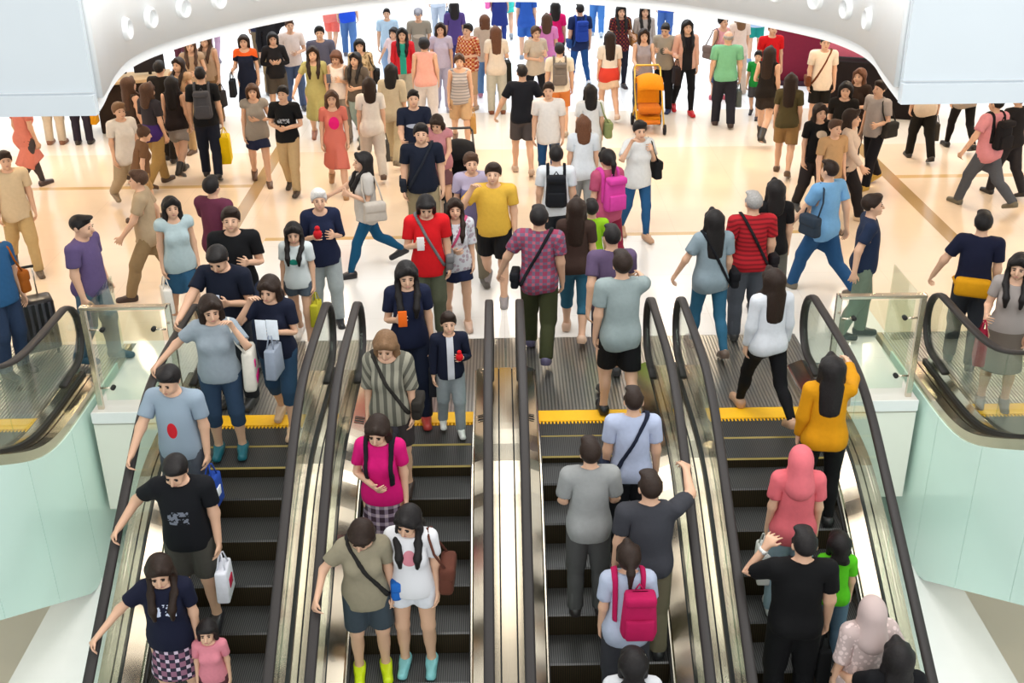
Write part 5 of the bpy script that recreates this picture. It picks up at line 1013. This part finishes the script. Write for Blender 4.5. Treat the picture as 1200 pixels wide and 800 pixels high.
["child in green t-shirt in front of the red polo shirt","shoppers in the crowded hall",4.718,20.756,0.0,-20,1.22,"m","t:short:.86:.018","#1c8c3c","shorts","#4a4a50","short","black",["shoe","#22222a"],1,{"headk":1.15,"walk":0.4},[]],
["person in cream t-shirt with a thin brown strap facing us at right","shoppers in the crowded hall",5.613,19.667,0.0,-4,1.7,"m","t:short:.80:.024","#e0d0bc","shorts","#15130f","crop","black",["shoe","#6a5844"],1,{"la":"down","ra":"down"},[["cross_r","r","#6a3a20","small brown cross-body bag on the cream t-shirt"]]],
["person in black t-shirt with a white and red print at right","shoppers in the crowded hall",4.427,15.391,0.0,10,1.58,"f","t:short:.86:.018","print:#0a0a0c:#c8b8a4:0:1.22:.075:.05","trousers","#2a2628","mid","dark",["shoe","#444444"],1,{"walk":0.3},[]],
["person in grey t-shirt carrying a dark bag, right of the printed black t-shirt","shoppers in the crowded hall",5.622,16.604,0.0,-60,1.64,"m","t:short:.86:.018","#a49c98","trousers","#15141a","short","dark",["shoe","#c8a040"],1,{"walk":0.4,"la":"carry"},[["sling","l","#2c2a28","dark slouchy bag on the grey t-shirt at right"]]],
["person in brown top with auburn hair in the right crowd","shoppers in the crowded hall",5.574,17.467,0.0,-40,1.6,"f","t:short:.80:.024","#2a1c14","trousers","#20181a","mid","auburn",["shoe","#3a2c24"],1,{"walk":0.3,"la":"clasp"},[]],
["person in cream shirt and black trousers below the right flat panel","shoppers in the crowded hall",6.866,17.968,0.0,178,1.66,"m","t:short:.80:.024","#d0c0ac","trousers","#15130f","short","black",["shoe","#231c16"],1,{"walk":0.4},[["hand","r","#3a352e","dark folder bag below the right flat panel"]]],
["person in grey top and narrow black trousers below the right flat panel","shoppers in the crowded hall",7.723,18.524,0.0,180,1.64,"f","t:short:.80:.024","#a09488","slim","#12100e","mid","black",["shoe","#1a1612"],1,{"walk":0.5},[]],
["person in pink shirt with a black backpack and grey jeans at the right edge","shoppers in the crowded hall",6.935,15.546,0.0,205,1.7,"m","t:short:.80:.024","#d08a92","trousers","#4e525a","crop","black",["shoe","#6a6250"],1,{"walk":0.68,"la":"side"},[["pack","b","#161418","black backpack on the pink shirt at the right edge"]]],
["person in orange shoulder top and navy dress carrying a black coat","shoppers in the crowded hall",-4.643,20.76,0.0,4,1.64,"f","d:short:.45","yoke:#131a2e:#dc5a1e:1.27",null,null,"bob","dark",["shoe","#a07860"],1,{"ra":"carry"},[["hand","r","#16181e","black bag of the person with orange shoulders"]]],
["person in black jacket with crossed arms, left back row","shoppers in the crowded hall",-4.177,21.072,0.0,15,1.62,"f","l:long:.86:.018","#1c1a1c","shorts","#50483f","bob","black",["shoe","#17171c"],1,{"la":"cross","ra":"cross"},[]],
["person in white t-shirt and jeans in the left back row","shoppers in the crowded hall",-3.995,21.905,0.0,20,1.7,"m","t:short:.86:.018","#d8cbc6","trousers","#4a5a78","crop","brown",["shoe","#3a3a40"],1,{"walk":0.3,"la":"clasp"},[]],
["person in brown top with loose long hair, at the left fascia edge","shoppers in the crowded hall",-5.559,20.533,0.0,10,1.62,"f","b:cap:.82:.026:.02","#a88e74","trousers","#c0ae94","long","brown",["shoe","#8a6a4a"],1,{"la":"clasp"},[]],
["person in tan tank top, left back row next to loose long hair","shoppers in the crowded hall",-5.392,20.995,0.0,-14,1.62,"f","k:none:.86:.014:.03","#b49a80","trousers","#8a6c4c","long","brown",["shoe","#6a4c34"],1,{},[["hand","l","#2a201a","round dark bag in the left back row"]]],
["person in dark wine trousers, cut off by the fascia at left","shoppers in the crowded hall",-7.075,25.4,0.0,180,1.64,"f","t:short:.86:.018","#6a2a34","trousers","#5a2834","mid","dark",["shoe","#4a2028"],1,{"walk":0.3},[]],
["person in pink top and lilac leggings, cut by the fascia at left","shoppers far back in the bright hall",-6.58,26.352,0.0,180,1.62,"f","t:short:.86:.018","#d8b8c8","slim","#a88ca4","mid","brown",["shoe","#6a6070"],1,{"walk":0.3},[]],
["person in coral shorts and peach top in the bright back row","shoppers far back in the bright hall",-3.953,27.137,0.0,170,1.62,"f","t:short:.80:.024","#e07a72","shorts","#e06a60","mid","brown",["shoe","#8a5a5c"],1,{"walk":0.4},[]],
["person in bright blue t-shirt and jeans, cut by the fascia","shoppers far back in the bright hall",-3.519,26.721,0.0,182,1.72,"m","t:short:.80:.024","#1a48c4","trousers","#4a6ea4","short","black",["shoe","#5a5a66"],1,{"walk":0.3},[]],
["child with teal mask and pale clothes running in the bright hall","shoppers far back in the bright hall",-2.128,22.959,0.0,-20,1.35,"f","t:short:.86:.018","#d8c4c8","shorts","#c0c8d8","bob","black",["shoe","#d8d0d8"],1,{"walk":0.6,"ra":"side","headk":1.1},[]],
["small person in pale blue in the far left of the bright hall","shoppers far back in the bright hall",-2.332,23.871,0.0,0,1.55,"m","t:short:.86:.018","#a8c4dc","trousers","#8aa4c4","crop","black",["shoe","#8a94a4"],1,{"walk":0.3},[]],
["person in hot pink t-shirt and black shorts walking away in the bright hall","shoppers far back in the bright hall",1.151,23.907,0.0,180,1.62,"f","t:short:.86:.018","#d81468","shorts","#1c1c24","mid","black",["shoe","#d0c0c8"],1,{"walk":0.3},[]],
["person in navy jacket and jeans with a blue backpack in the bright hall","shoppers far back in the bright hall",1.634,23.507,0.0,190,1.68,"m","t:short:.80:.024","#16264e","slim","#1c4a84","crop","black",["shoe","#c0ccd8"],1,{"walk":0.5},[["pack","b","#1c3c94","blue backpack with a pink edge in the bright hall"],["cross_l","r","#24467c","blue hip bag in the bright hall"]]],
["person in denim shorts and dark blue leggings, cut by the fascia","shoppers far back in the bright hall",0.598,26.082,0.0,178,1.68,"f","t:short:.80:.024","#2450a4","shorts","#2a5aa8","short","black",["shoe","#8a98ac"],1,{"walk":0.4},[]],
["person in turquoise skirt, cut by the fascia in the bright hall","shoppers far back in the bright hall",0.168,28.732,0.0,180,1.62,"f","t:short:.80:.024","#3ec8c0","mini","#3cc4b8","mid","dark",["shoe","#9aa4ac"],1,{"walk":0.3},[]],
["person in navy dress with a pink bag strap behind the auburn hair","shoppers far back in the bright hall",-0.005,28.097,0.0,175,1.66,"f","d:short:.45","#1e2c70","slim","#26387c","mid","black",["shoe","#c870a4"],1,{},[["sling","l","#d868a8","pink shoulder bag on the navy dress"]]],
["person in blue jeans right of the navy jacket, cut by the fascia","shoppers far back in the bright hall",2.426,28.797,0.0,176,1.7,"m","t:short:.80:.024","#2a4a8c","trousers","#3c70b4","short","black",["shoe","#a4b4c4"],1,{"walk":0.3},[]],
["person in turquoise shorts and pale blue shirt, cut by the fascia at right","shoppers far back in the bright hall",5.706,25.575,0.0,182,1.7,"m","t:short:.80:.024","#a8c0dc","shorts","#1c8c84","short","brown",["shoe","#7494b4"],1,{},[]],
["person in pale yellow dress, cut by the fascia right of the mint polo","shoppers far back in the bright hall",5.579,26.516,0.0,180,1.62,"f","d:short:.45","#dcc8b0",null,null,"mid","brown",["shoe","#b89c88"],1,{"walk":0.3},[]],
["person in bright blue top, cut by the fascia behind the grey cardigan","shoppers far back in the bright hall",3.969,27.62,0.0,170,1.7,"m","t:short:.80:.024","#1c48a8","trousers","#3a5c9c","short","black",["shoe","#5a6a84"],1,{},[]],
["person in grey blue trousers with a blue bag in the bright hall","shoppers far back in the bright hall",-1.531,28.848,0.0,178,1.66,"m","t:short:.80:.024","#b8c4d4","trousers","#a4b0c0","short","black",["shoe","#98a4b4"],1,{"walk":0.3},[["hand","r","#2c4874","small blue bag in the bright hall"]]],
["person in purple clothes with red edge behind the orange checked blouse","shoppers far back in the bright hall",-0.955,24.276,0.0,186,1.62,"f","t:short:.80:.024","#4a3a74","trousers","#3a3a6c","mid","black",["shoe","#74688c"],1,{},[]],
["person in lilac top, partly hidden by the hot pink t-shirt","shoppers far back in the bright hall",0.923,22.632,0.0,176,1.62,"f","t:short:.86:.018","#c87ab4","trousers","#b8a8cc","mid","brown",["shoe","#b0a0c0"],1,{"walk":0.2},[]],
["person in navy trousers behind the orange shoulders, cut by the fascia","shoppers in the crowded hall",-5.345,25.554,0.0,180,1.68,"m","t:short:.86:.018","#1c2038","trousers","#6a5a44","short","black",["shoe","#2a2a30"],1,{"walk":0.3},[]],
["person in beige brown clothes striding left in the open left floor","shoppers near the escalators",-4.275,12.772,0.0,-80,1.64,"m","t:short:.80:.024","#a89478","trousers","#8a7454","short","brown",["shoe","#3a2a24"],0,{"walk":0.68,"la":"fwd","ra":"back"},[]],
["person in dark brown top bending beside the purple top","shoppers in the crowded hall",-5.112,15.477,0.0,120,1.4,"f","t:short:.86:.018","#6a4c34","shorts","#a88858","bun","brown",["shoe","#4a3424"],1,{"walk":0.4,"lean":0.3},[]],
["person in black sleeveless top with brown hair, left of the purple top","shoppers in the crowded hall",-5.794,17.596,0.0,140,1.62,"f","k:none:.86:.014:.03","#3a2c24","trousers","#8a7456","long","brown",["shoe","#3a2a20"],1,{"walk":0.4},[]],
["person in black long sleeved top under the left fascia","shoppers in the crowded hall",-5.556,18.505,0.0,170,1.66,"m","l:long:.86:.018","#16110e","trousers","#1c1612","short","black",["shoe","#1a1410"],1,{"walk":0.2},[]],
["person in tan blouse with dark hair right of the purple top","shoppers in the crowded hall",-5.395,19.036,0.0,-20,1.6,"f","b:cap:.82:.026:.02","#a8896a","trousers","#b89c74","long","dark",["shoe","#5a4434"],1,{"walk":0.2,"la":"clasp"},[]],
["person in black top with olive skirt behind the printed black t-shirt","shoppers in the crowded hall",5.089,16.502,0.0,-20,1.62,"f","t:short:.86:.018","#15110e","trousers","#3a3424","bob","black",["shoe","#2a241c"],1,{"walk":0.3},[]],
["person in white blouse striding right of the printed black t-shirt","shoppers in the crowded hall",4.796,15.122,0.0,60,1.62,"f","l:long:.86:.018","#c8b4a4","trousers","#1e1a1c","mid","dark",["shoe","#d8c0a0"],1,{"walk":0.6,"ra":"fwd"},[]],
["person in dark olive top beside the cropped black top","shoppers in the crowded hall",4.473,17.298,0.0,160,1.6,"f","t:short:.86:.018","#4a4228","shorts","#8a6c44","long","dark",["shoe","#5a4430"],1,{"walk":0.4},[]],
["person in tan shirt with shorts behind the printed black t-shirt","shoppers in the crowded hall",4.466,14.74,0.0,20,1.56,"m","t:short:.86:.018","#b08c64","shorts","#8c6e4a","short","brown",["shoe","#5a4634"],1,{"walk":0.4},[]],
["person in beige trousers and cream shirt at the far left edge","shoppers near the escalators",-6.167,13.629,0.0,30,1.62,"m","t:short:.80:.024","#c8b494","trousers","#b89c6c","short","dark",["shoe","#5a4a3a"],0,{"walk":0.5},[]],
["person in black clothes with raised arm under the left fascia","shoppers in the crowded hall",-4.651,23.091,0.0,30,1.68,"m","l:long:.86:.018","#17171c","trousers","#8a7454","short","black",["shoe","#3a342c"],1,{"la":"up"},[]],
["person in white top at the right of the bright hall by the taupe bag","shoppers in the crowded hall",4.744,22.726,0.0,190,1.62,"f","t:short:.80:.024","#e0d0c4","trousers","#c8b8a8","mid","light",["shoe","#b8a898"],1,{"walk":0.2},[]],
["person in black top with a white collar at the right edge under the panel","shoppers in the crowded hall",7.503,16.106,0.0,200,1.58,"m","t:short:.86:.018","#1a181a","trousers","#2a282c","short","black",["shoe","#2a2624"],1,{"walk":0.4},[]],
["person in purple grey top far back between striped tank top and cap","shoppers far back in the bright hall",-1.125,21.697,0.0,0,1.62,"f","t:short:.86:.018","#b8b0c4","trousers","#a8a4b8","mid","dark",["shoe","#9a96a4"],1,{"walk":0.3},[]]
]"""

# ------------------------------------------------------------------ things people carry
def soft_box(name, c, size, m, parent, bev=.02, taper=1.):
    bm = bmesh.new(); w, d, h = size; vs = []
    for z, k in ((-h / 2, 1), (h / 2, taper)):
        for x, y in ((-1, -1), (1, -1), (1, 1), (-1, 1)): vs.append(bm.verts.new((c[0] + x * w / 2 * k, c[1] + y * d / 2 * k, c[2] + z)))
    for f in BOXF: bm.faces.new([vs[i] for i in f])
    bmesh.ops.bevel(bm, geom=bm.edges[:], offset=min(bev, min(size) * .42), segments=2, profile=.5, affect='EDGES')
    me = bpy.data.meshes.new(name); bm.to_mesh(me); bm.free(); me.materials.append(m); me.shade_smooth()
    o = bpy.data.objects.new(name, me); C.objects.link(o); o.parent = parent; return o
BAGNAME = dict(tote='tote_bag', sling='shoulder_bag', cross_l='cross_body_bag', cross_r='cross_body_bag', pack='backpack', pack1='backpack', hand='carrier_bag', hipbag='waist_bag', phone='phone', paper='leaflet', toy='toy', watch='wrist_watch')
BAGCAT = dict(phone='phone', paper='leaflet', toy='toy', watch='watch')
def carry(p, kind, sd, col, label, col2=None):
    P, g, z, lod = p['P'], p['g'], p['g'].z, p['lod']; q = 1 if sd == 'l' else -1
    def L(b, v): return P.point(b, v) - (0, 0, p['dz'])
    m = cloth(col); m2 = cloth(col2) if col2 else m
    hand = L('hand_' + sd, g.J['fing_' + sd] + mir(AX, q) * .02) if sd in 'lr' else None
    def root(c):
        r = empty(BAGNAME[kind], label, BAGCAT.get(kind, 'bag'), p['pos'] + rz_(p['Y']) @ (np.array(c) * p['k']), None, p['Y']); r.scale = (p['k'],) * 3
        return r
    def band(kd, r, c):
        V, F, B, W = piece(p['sex'], 'band:' + kd, lod); put_mesh('strap', P.skin(V, B, W) - (0, 0, p['dz']) - c, F, m2 if kind != 'pack1' else m, r)
    O = (0, 0, 0)
    if kind in ('sling', 'tote'):
        w, d, h = (.30, .12, .26) if kind == 'sling' else (.32, .12, .40)
        s = L('chest', (q * .135, .012, 1.485 * z)); c = L('pelvis', (q * .27, .05, (1.02 if kind == 'sling' else .95) * z)); r = root(c)
        soft_box('bag_body', O, (d, w, h), m, r, .035, .85)
        if kind == 'tote': soft_box('print', (q * .056, 0, -.1), (.02, .16, .08), m2, r, .005); soft_box('print', (q * .052, -.06, .06), (.02, .05, .07), m2, r, .005)
        else: soft_box('flap', (q * .008, 0, h * .22), (d * 1.04, w * .92, h * .5), m, r, .03)
        s = s - c; tube('strap', [(0, -w * .36, h * .42), s * .6 + (0, -.10, 0), s + (q * .02, -.075, -.035), s + (0, 0, .012), s + (q * .02, .085, -.035), s * .6 + (0, .11, 0), (0, w * .36, h * .42)], .011, m if kind == 'sling' else m, r, 6)
    elif kind[:5] == 'cross':
        q = 1 if kind == 'cross_l' else -1
        c = L('pelvis', (q * .235, .03, .95 * z)); r = root(c); soft_box('bag_body', O, (.09, .25, .19), m, r, .03, .92); soft_box('flap', (q * .006, 0, .04), (.094, .255, .1), m, r, .02); band(kind, r, c)
    elif kind in ('pack', 'pack1'):
        c = L('chest', (.07 * q if kind == 'pack1' else 0, .215 if p['sex'] == 'm' else .20, 1.22 * z)); r = root(c); Rm = P.R['chest']
        soft_box('bag_body', O, (.29, .16, .43), m, r, .06, .82); soft_box('front_pocket', (0, .08, -.09), (.22, .05, .19), m, r, .02); soft_box('top_flap', (0, .03, .17), (.24, .15, .09), m, r, .03)
        tube('loop', [(-.03, -.04, .20), (0, -.05, .245), (.03, -.04, .20)], .008, m2, r, 6); band('pack', r, c)
    elif kind == 'hand':
        big = 'large' in label; w, d, h = (.36, .16, .42) if big else (.27, .11, .30)
        c = hand - (0, 0, .13 + h / 2); r = root(c); soft_box('bag_body', O, (d, w, h), m, r, .018, .9)
        if col2: soft_box('print', (q * .045, 0, 0), (.03, w * .4, h * .3), m2, r, .004)
        for e in (-1, 1): tube('handle', [(e * d * .3, -w * .25, h * .48), (e * .012, -.03, h / 2 + .12), (0, 0, h / 2 + .135), (e * .012, .03, h / 2 + .12), (e * d * .3, w * .25, h * .48)], .007, m, r, 6)
    elif kind == 'hipbag':
        c = L('pelvis', (0, .20, .98 * z)); r = root(c); soft_box('bag_body', O, (.36, .13, .2), m, r, .04); tube('strap', [(.17, -.03, 0), (.2, -.2, .01), (.14, -.33, .01), (0, -.36, .01), (-.14, -.33, .01), (-.2, -.2, .01), (-.17, -.03, 0)], .014, m, r, 6)
    elif kind == 'watch':
        a = L('fore_' + sd, g.J['hand_' + sd]); b = L('fore_' + sd, g.J['hand_' + sd] * .88 + g.J['fore_' + sd] * .12); r = root(b); t = (a - b) / np.linalg.norm(a - b)
        tube('strap', [t * -.012, t * .014], .036, m, r, 14); tube('dial', [t * 0 + np.array([0, .03, 0]), np.array([0, .042, 0])], .017, m, r, 12)
    elif kind == 'phone':
        c = hand + (q * -.012, -.028, .03); r = root(c); soft_box('case', O, (.08, .014, .155), m, r, .006); soft_box('screen', (0, .008, 0), (.068, .004, .135), cloth('#15171c'), r, .001)
    elif kind == 'paper':
        c = hand + (q * -.02, -.03, .05); r = root(c); soft_box('sheet', (.05, 0, 0), (.11, .004, .2), m, r, .001); soft_box('sheet', (-.055, -.01, 0), (.1, .004, .2), m, r, .001)
    elif kind == 'toy':
        c = hand + (0, -.035, .045); r = root(c)
        put_mesh('toy_body', BALL[0] * (.05, .045, .06), BALL[1], m, r); put_mesh('toy_top', BALL[0] * (.03, .03, .03) + (0, 0, .07), BALL[1], m, r)

# ------------------------------------------------------------------ the crowd
import json
for n in json.loads(DATA):
    lab, grp, x, y, z, yaw, h, sex, top, tc, bot, bc, hair, hc, shoe, lod, kw, bags = n
    p = person(lab, grp, x, y, z, yaw, h, sex, top, tc, bot, bc, hair, hc, shoe, lod=lod, **kw)
    for b in bags: carry(p, *b)

# ------------------------------------------------------------------ strollers, suitcase, displays
def stroller(label, x, y, yaw, body, frame, seatc):
    r = empty('stroller', label, 'stroller', (x, y, 0), None, math.radians(yaw)); mf = node_mat('frame_' + frame, lin(frame), .4, .3); mb = cloth(body); ms = cloth(seatc)
    for s in (-1, 1):
        tube('side_frame', [(s * .24, -.36, .12), (s * .24, -.05, .42), (s * .24, .22, .72), (s * .23, .42, 1.02)], .016, mf, r); tube('rear_leg', [(s * .24, .0, .5), (s * .25, .34, .12)], .014, mf, r)
        for yy, rr in ((-.36, .09), (.34, .11)):
            tube('wheel', [(s * .25 - .022, yy, rr), (s * .25 + .022, yy, rr)], rr, cloth('#26262a'), r, 16)
    tube('handle', [(-.23, .42, 1.02), (-.2, .46, 1.06), (.2, .46, 1.06), (.23, .42, 1.02)], .019, mf, r)
    soft_box('seat', (0, -.05, .40), (.40, .42, .14), ms, r, .05); o = soft_box('backrest', (0, 0, 0), (.40, .10, .5), mb, r, .05); o.location = (0, .2, .66); o.rotation_euler = (-.35, 0, 0)
    soft_box('basket', (0, .06, .2), (.38, .46, .16), mb, r, .04, 1.1)
    V, F = [], []
    for i in range(8):
        a = math.radians(20 + i * 20)
        for j in range(9):
            t = -1 + j / 4; V.append((t * .23, .12 - .33 * math.cos(a), .66 + .33 * math.sin(a) * (1 - .22 * t * t)))
    for i in range(7):
        for j in range(8): F.append((i * 9 + j, i * 9 + j + 1, i * 9 + j + 10, i * 9 + j + 9))
    o = obj('canopy', V, F, mb, r, True); md = o.modifiers.new('t', 'SOLIDIFY'); md.thickness = .012
    soft_box('footrest', (0, -.34, .22), (.34, .14, .05), ms, r, .02)
stroller('orange stroller with yellow handles pushed by the grey tank top', 2.66, 20.05, 0, '#d8860e', '#d8b040', '#c06a1c')
stroller('black stroller with a large hood in the middle of the crowd', -.62, 15.95, 6, '#0d0d10', '#3a3a3c', '#3c3634')
r = empty('suitcase', 'dark ribbed suitcase standing behind the left escalator handrail', 'suitcase', (-5.12, 11.20, .012), None, .5)
ms = node_mat('suitcase_shell', lin('#17171b'), .3)
soft_box('shell', (0, 0, .36), (.44, .27, .60), ms, r, .04)
for i in range(6):
    for s in (-1, 1): soft_box('rib', (-.17 + i * .068, s * .137, .36), (.035, .014, .54), node_mat('suitcase_rib', lin('#45464e'), .25), r, .006)
for s in (-1, 1):
    tube('pull_rod', [(s * .09, .1, .64), (s * .09, .1, .98)], .009, M_STEEL, r)
    for t in (-1, 1): tube('wheel', [(s * .17 - .012, t * .09, .032), (s * .17 + .012, t * .09, .032)], .03, M_DARK, r, 10)
tube('pull_handle', [(-.11, .1, .98), (.11, .1, .98)], .016, M_DARK, r)
# display stands at the right rear, furniture at the left rear
r = empty('display_banner', 'dark red display banner with a blue side strip in the right rear', 'banner', (6.15, 23.4, 0), None, -.2)
soft_box('panel', (0, 0, .62), (1.0, .05, 1.1), cloth('#7c2238'), r, .01); soft_box('strip', (.62, .02, .66), (.22, .05, 1.05), cloth('#2a3f92'), r, .01); soft_box('foot', (.1, 0, .035), (1.2, .4, .07), cloth('#3a2430'), r, .01)
r = empty('promotion_stand', 'pink promotion stand with a blue panel over a dark counter at right', 'stand', (7.0, 20.9, 0), None, -.35)
soft_box('counter', (0, 0, .5), (2.0, .5, 1.0), cloth('#1c1414'), r, .02)
soft_box('poster', (-.45, .1, 1.38), (1.0, .06, .72), cloth('#d8708c'), r, .01); soft_box('poster', (-.42, .06, 1.5), (.8, .06, .22), cloth('#8c3a24'), r, .01); soft_box('poster', (.26, .1, 1.36), (.32, .06, .72), cloth('#1f4c94'), r, .01); soft_box('poster', (.72, .1, 1.36), (.5, .06, .72), cloth('#c06a80'), r, .01)
soft_box('edge', (.99, -.1, .9), (.05, .5, 1.8), cloth('#9c1434'), r, .01)
r = empty('kiosk', 'dark brown kiosk with slanted screens at the left rear edge', 'kiosk', (-6.75, 20.7, 0), None, .3)
soft_box('base', (0, 0, .45), (1.3, .6, .9), cloth('#2c2018'), r, .03); soft_box('desk', (0, -.05, .93), (1.4, .75, .06), cloth('#b89c78'), r, .01)
for i in (-1, 1): o = soft_box('screen', (0, 0, 0), (.55, .05, .4), cloth('#241f20'), r, .01); o.location = (i * .34, 0, 1.2); o.rotation_euler = (-.3, 0, 0)
for i in (-1, 1): tube('screen_stand', [(i * .34, 0, .95), (i * .34, 0, 1.1)], .03, M_DARK, r)
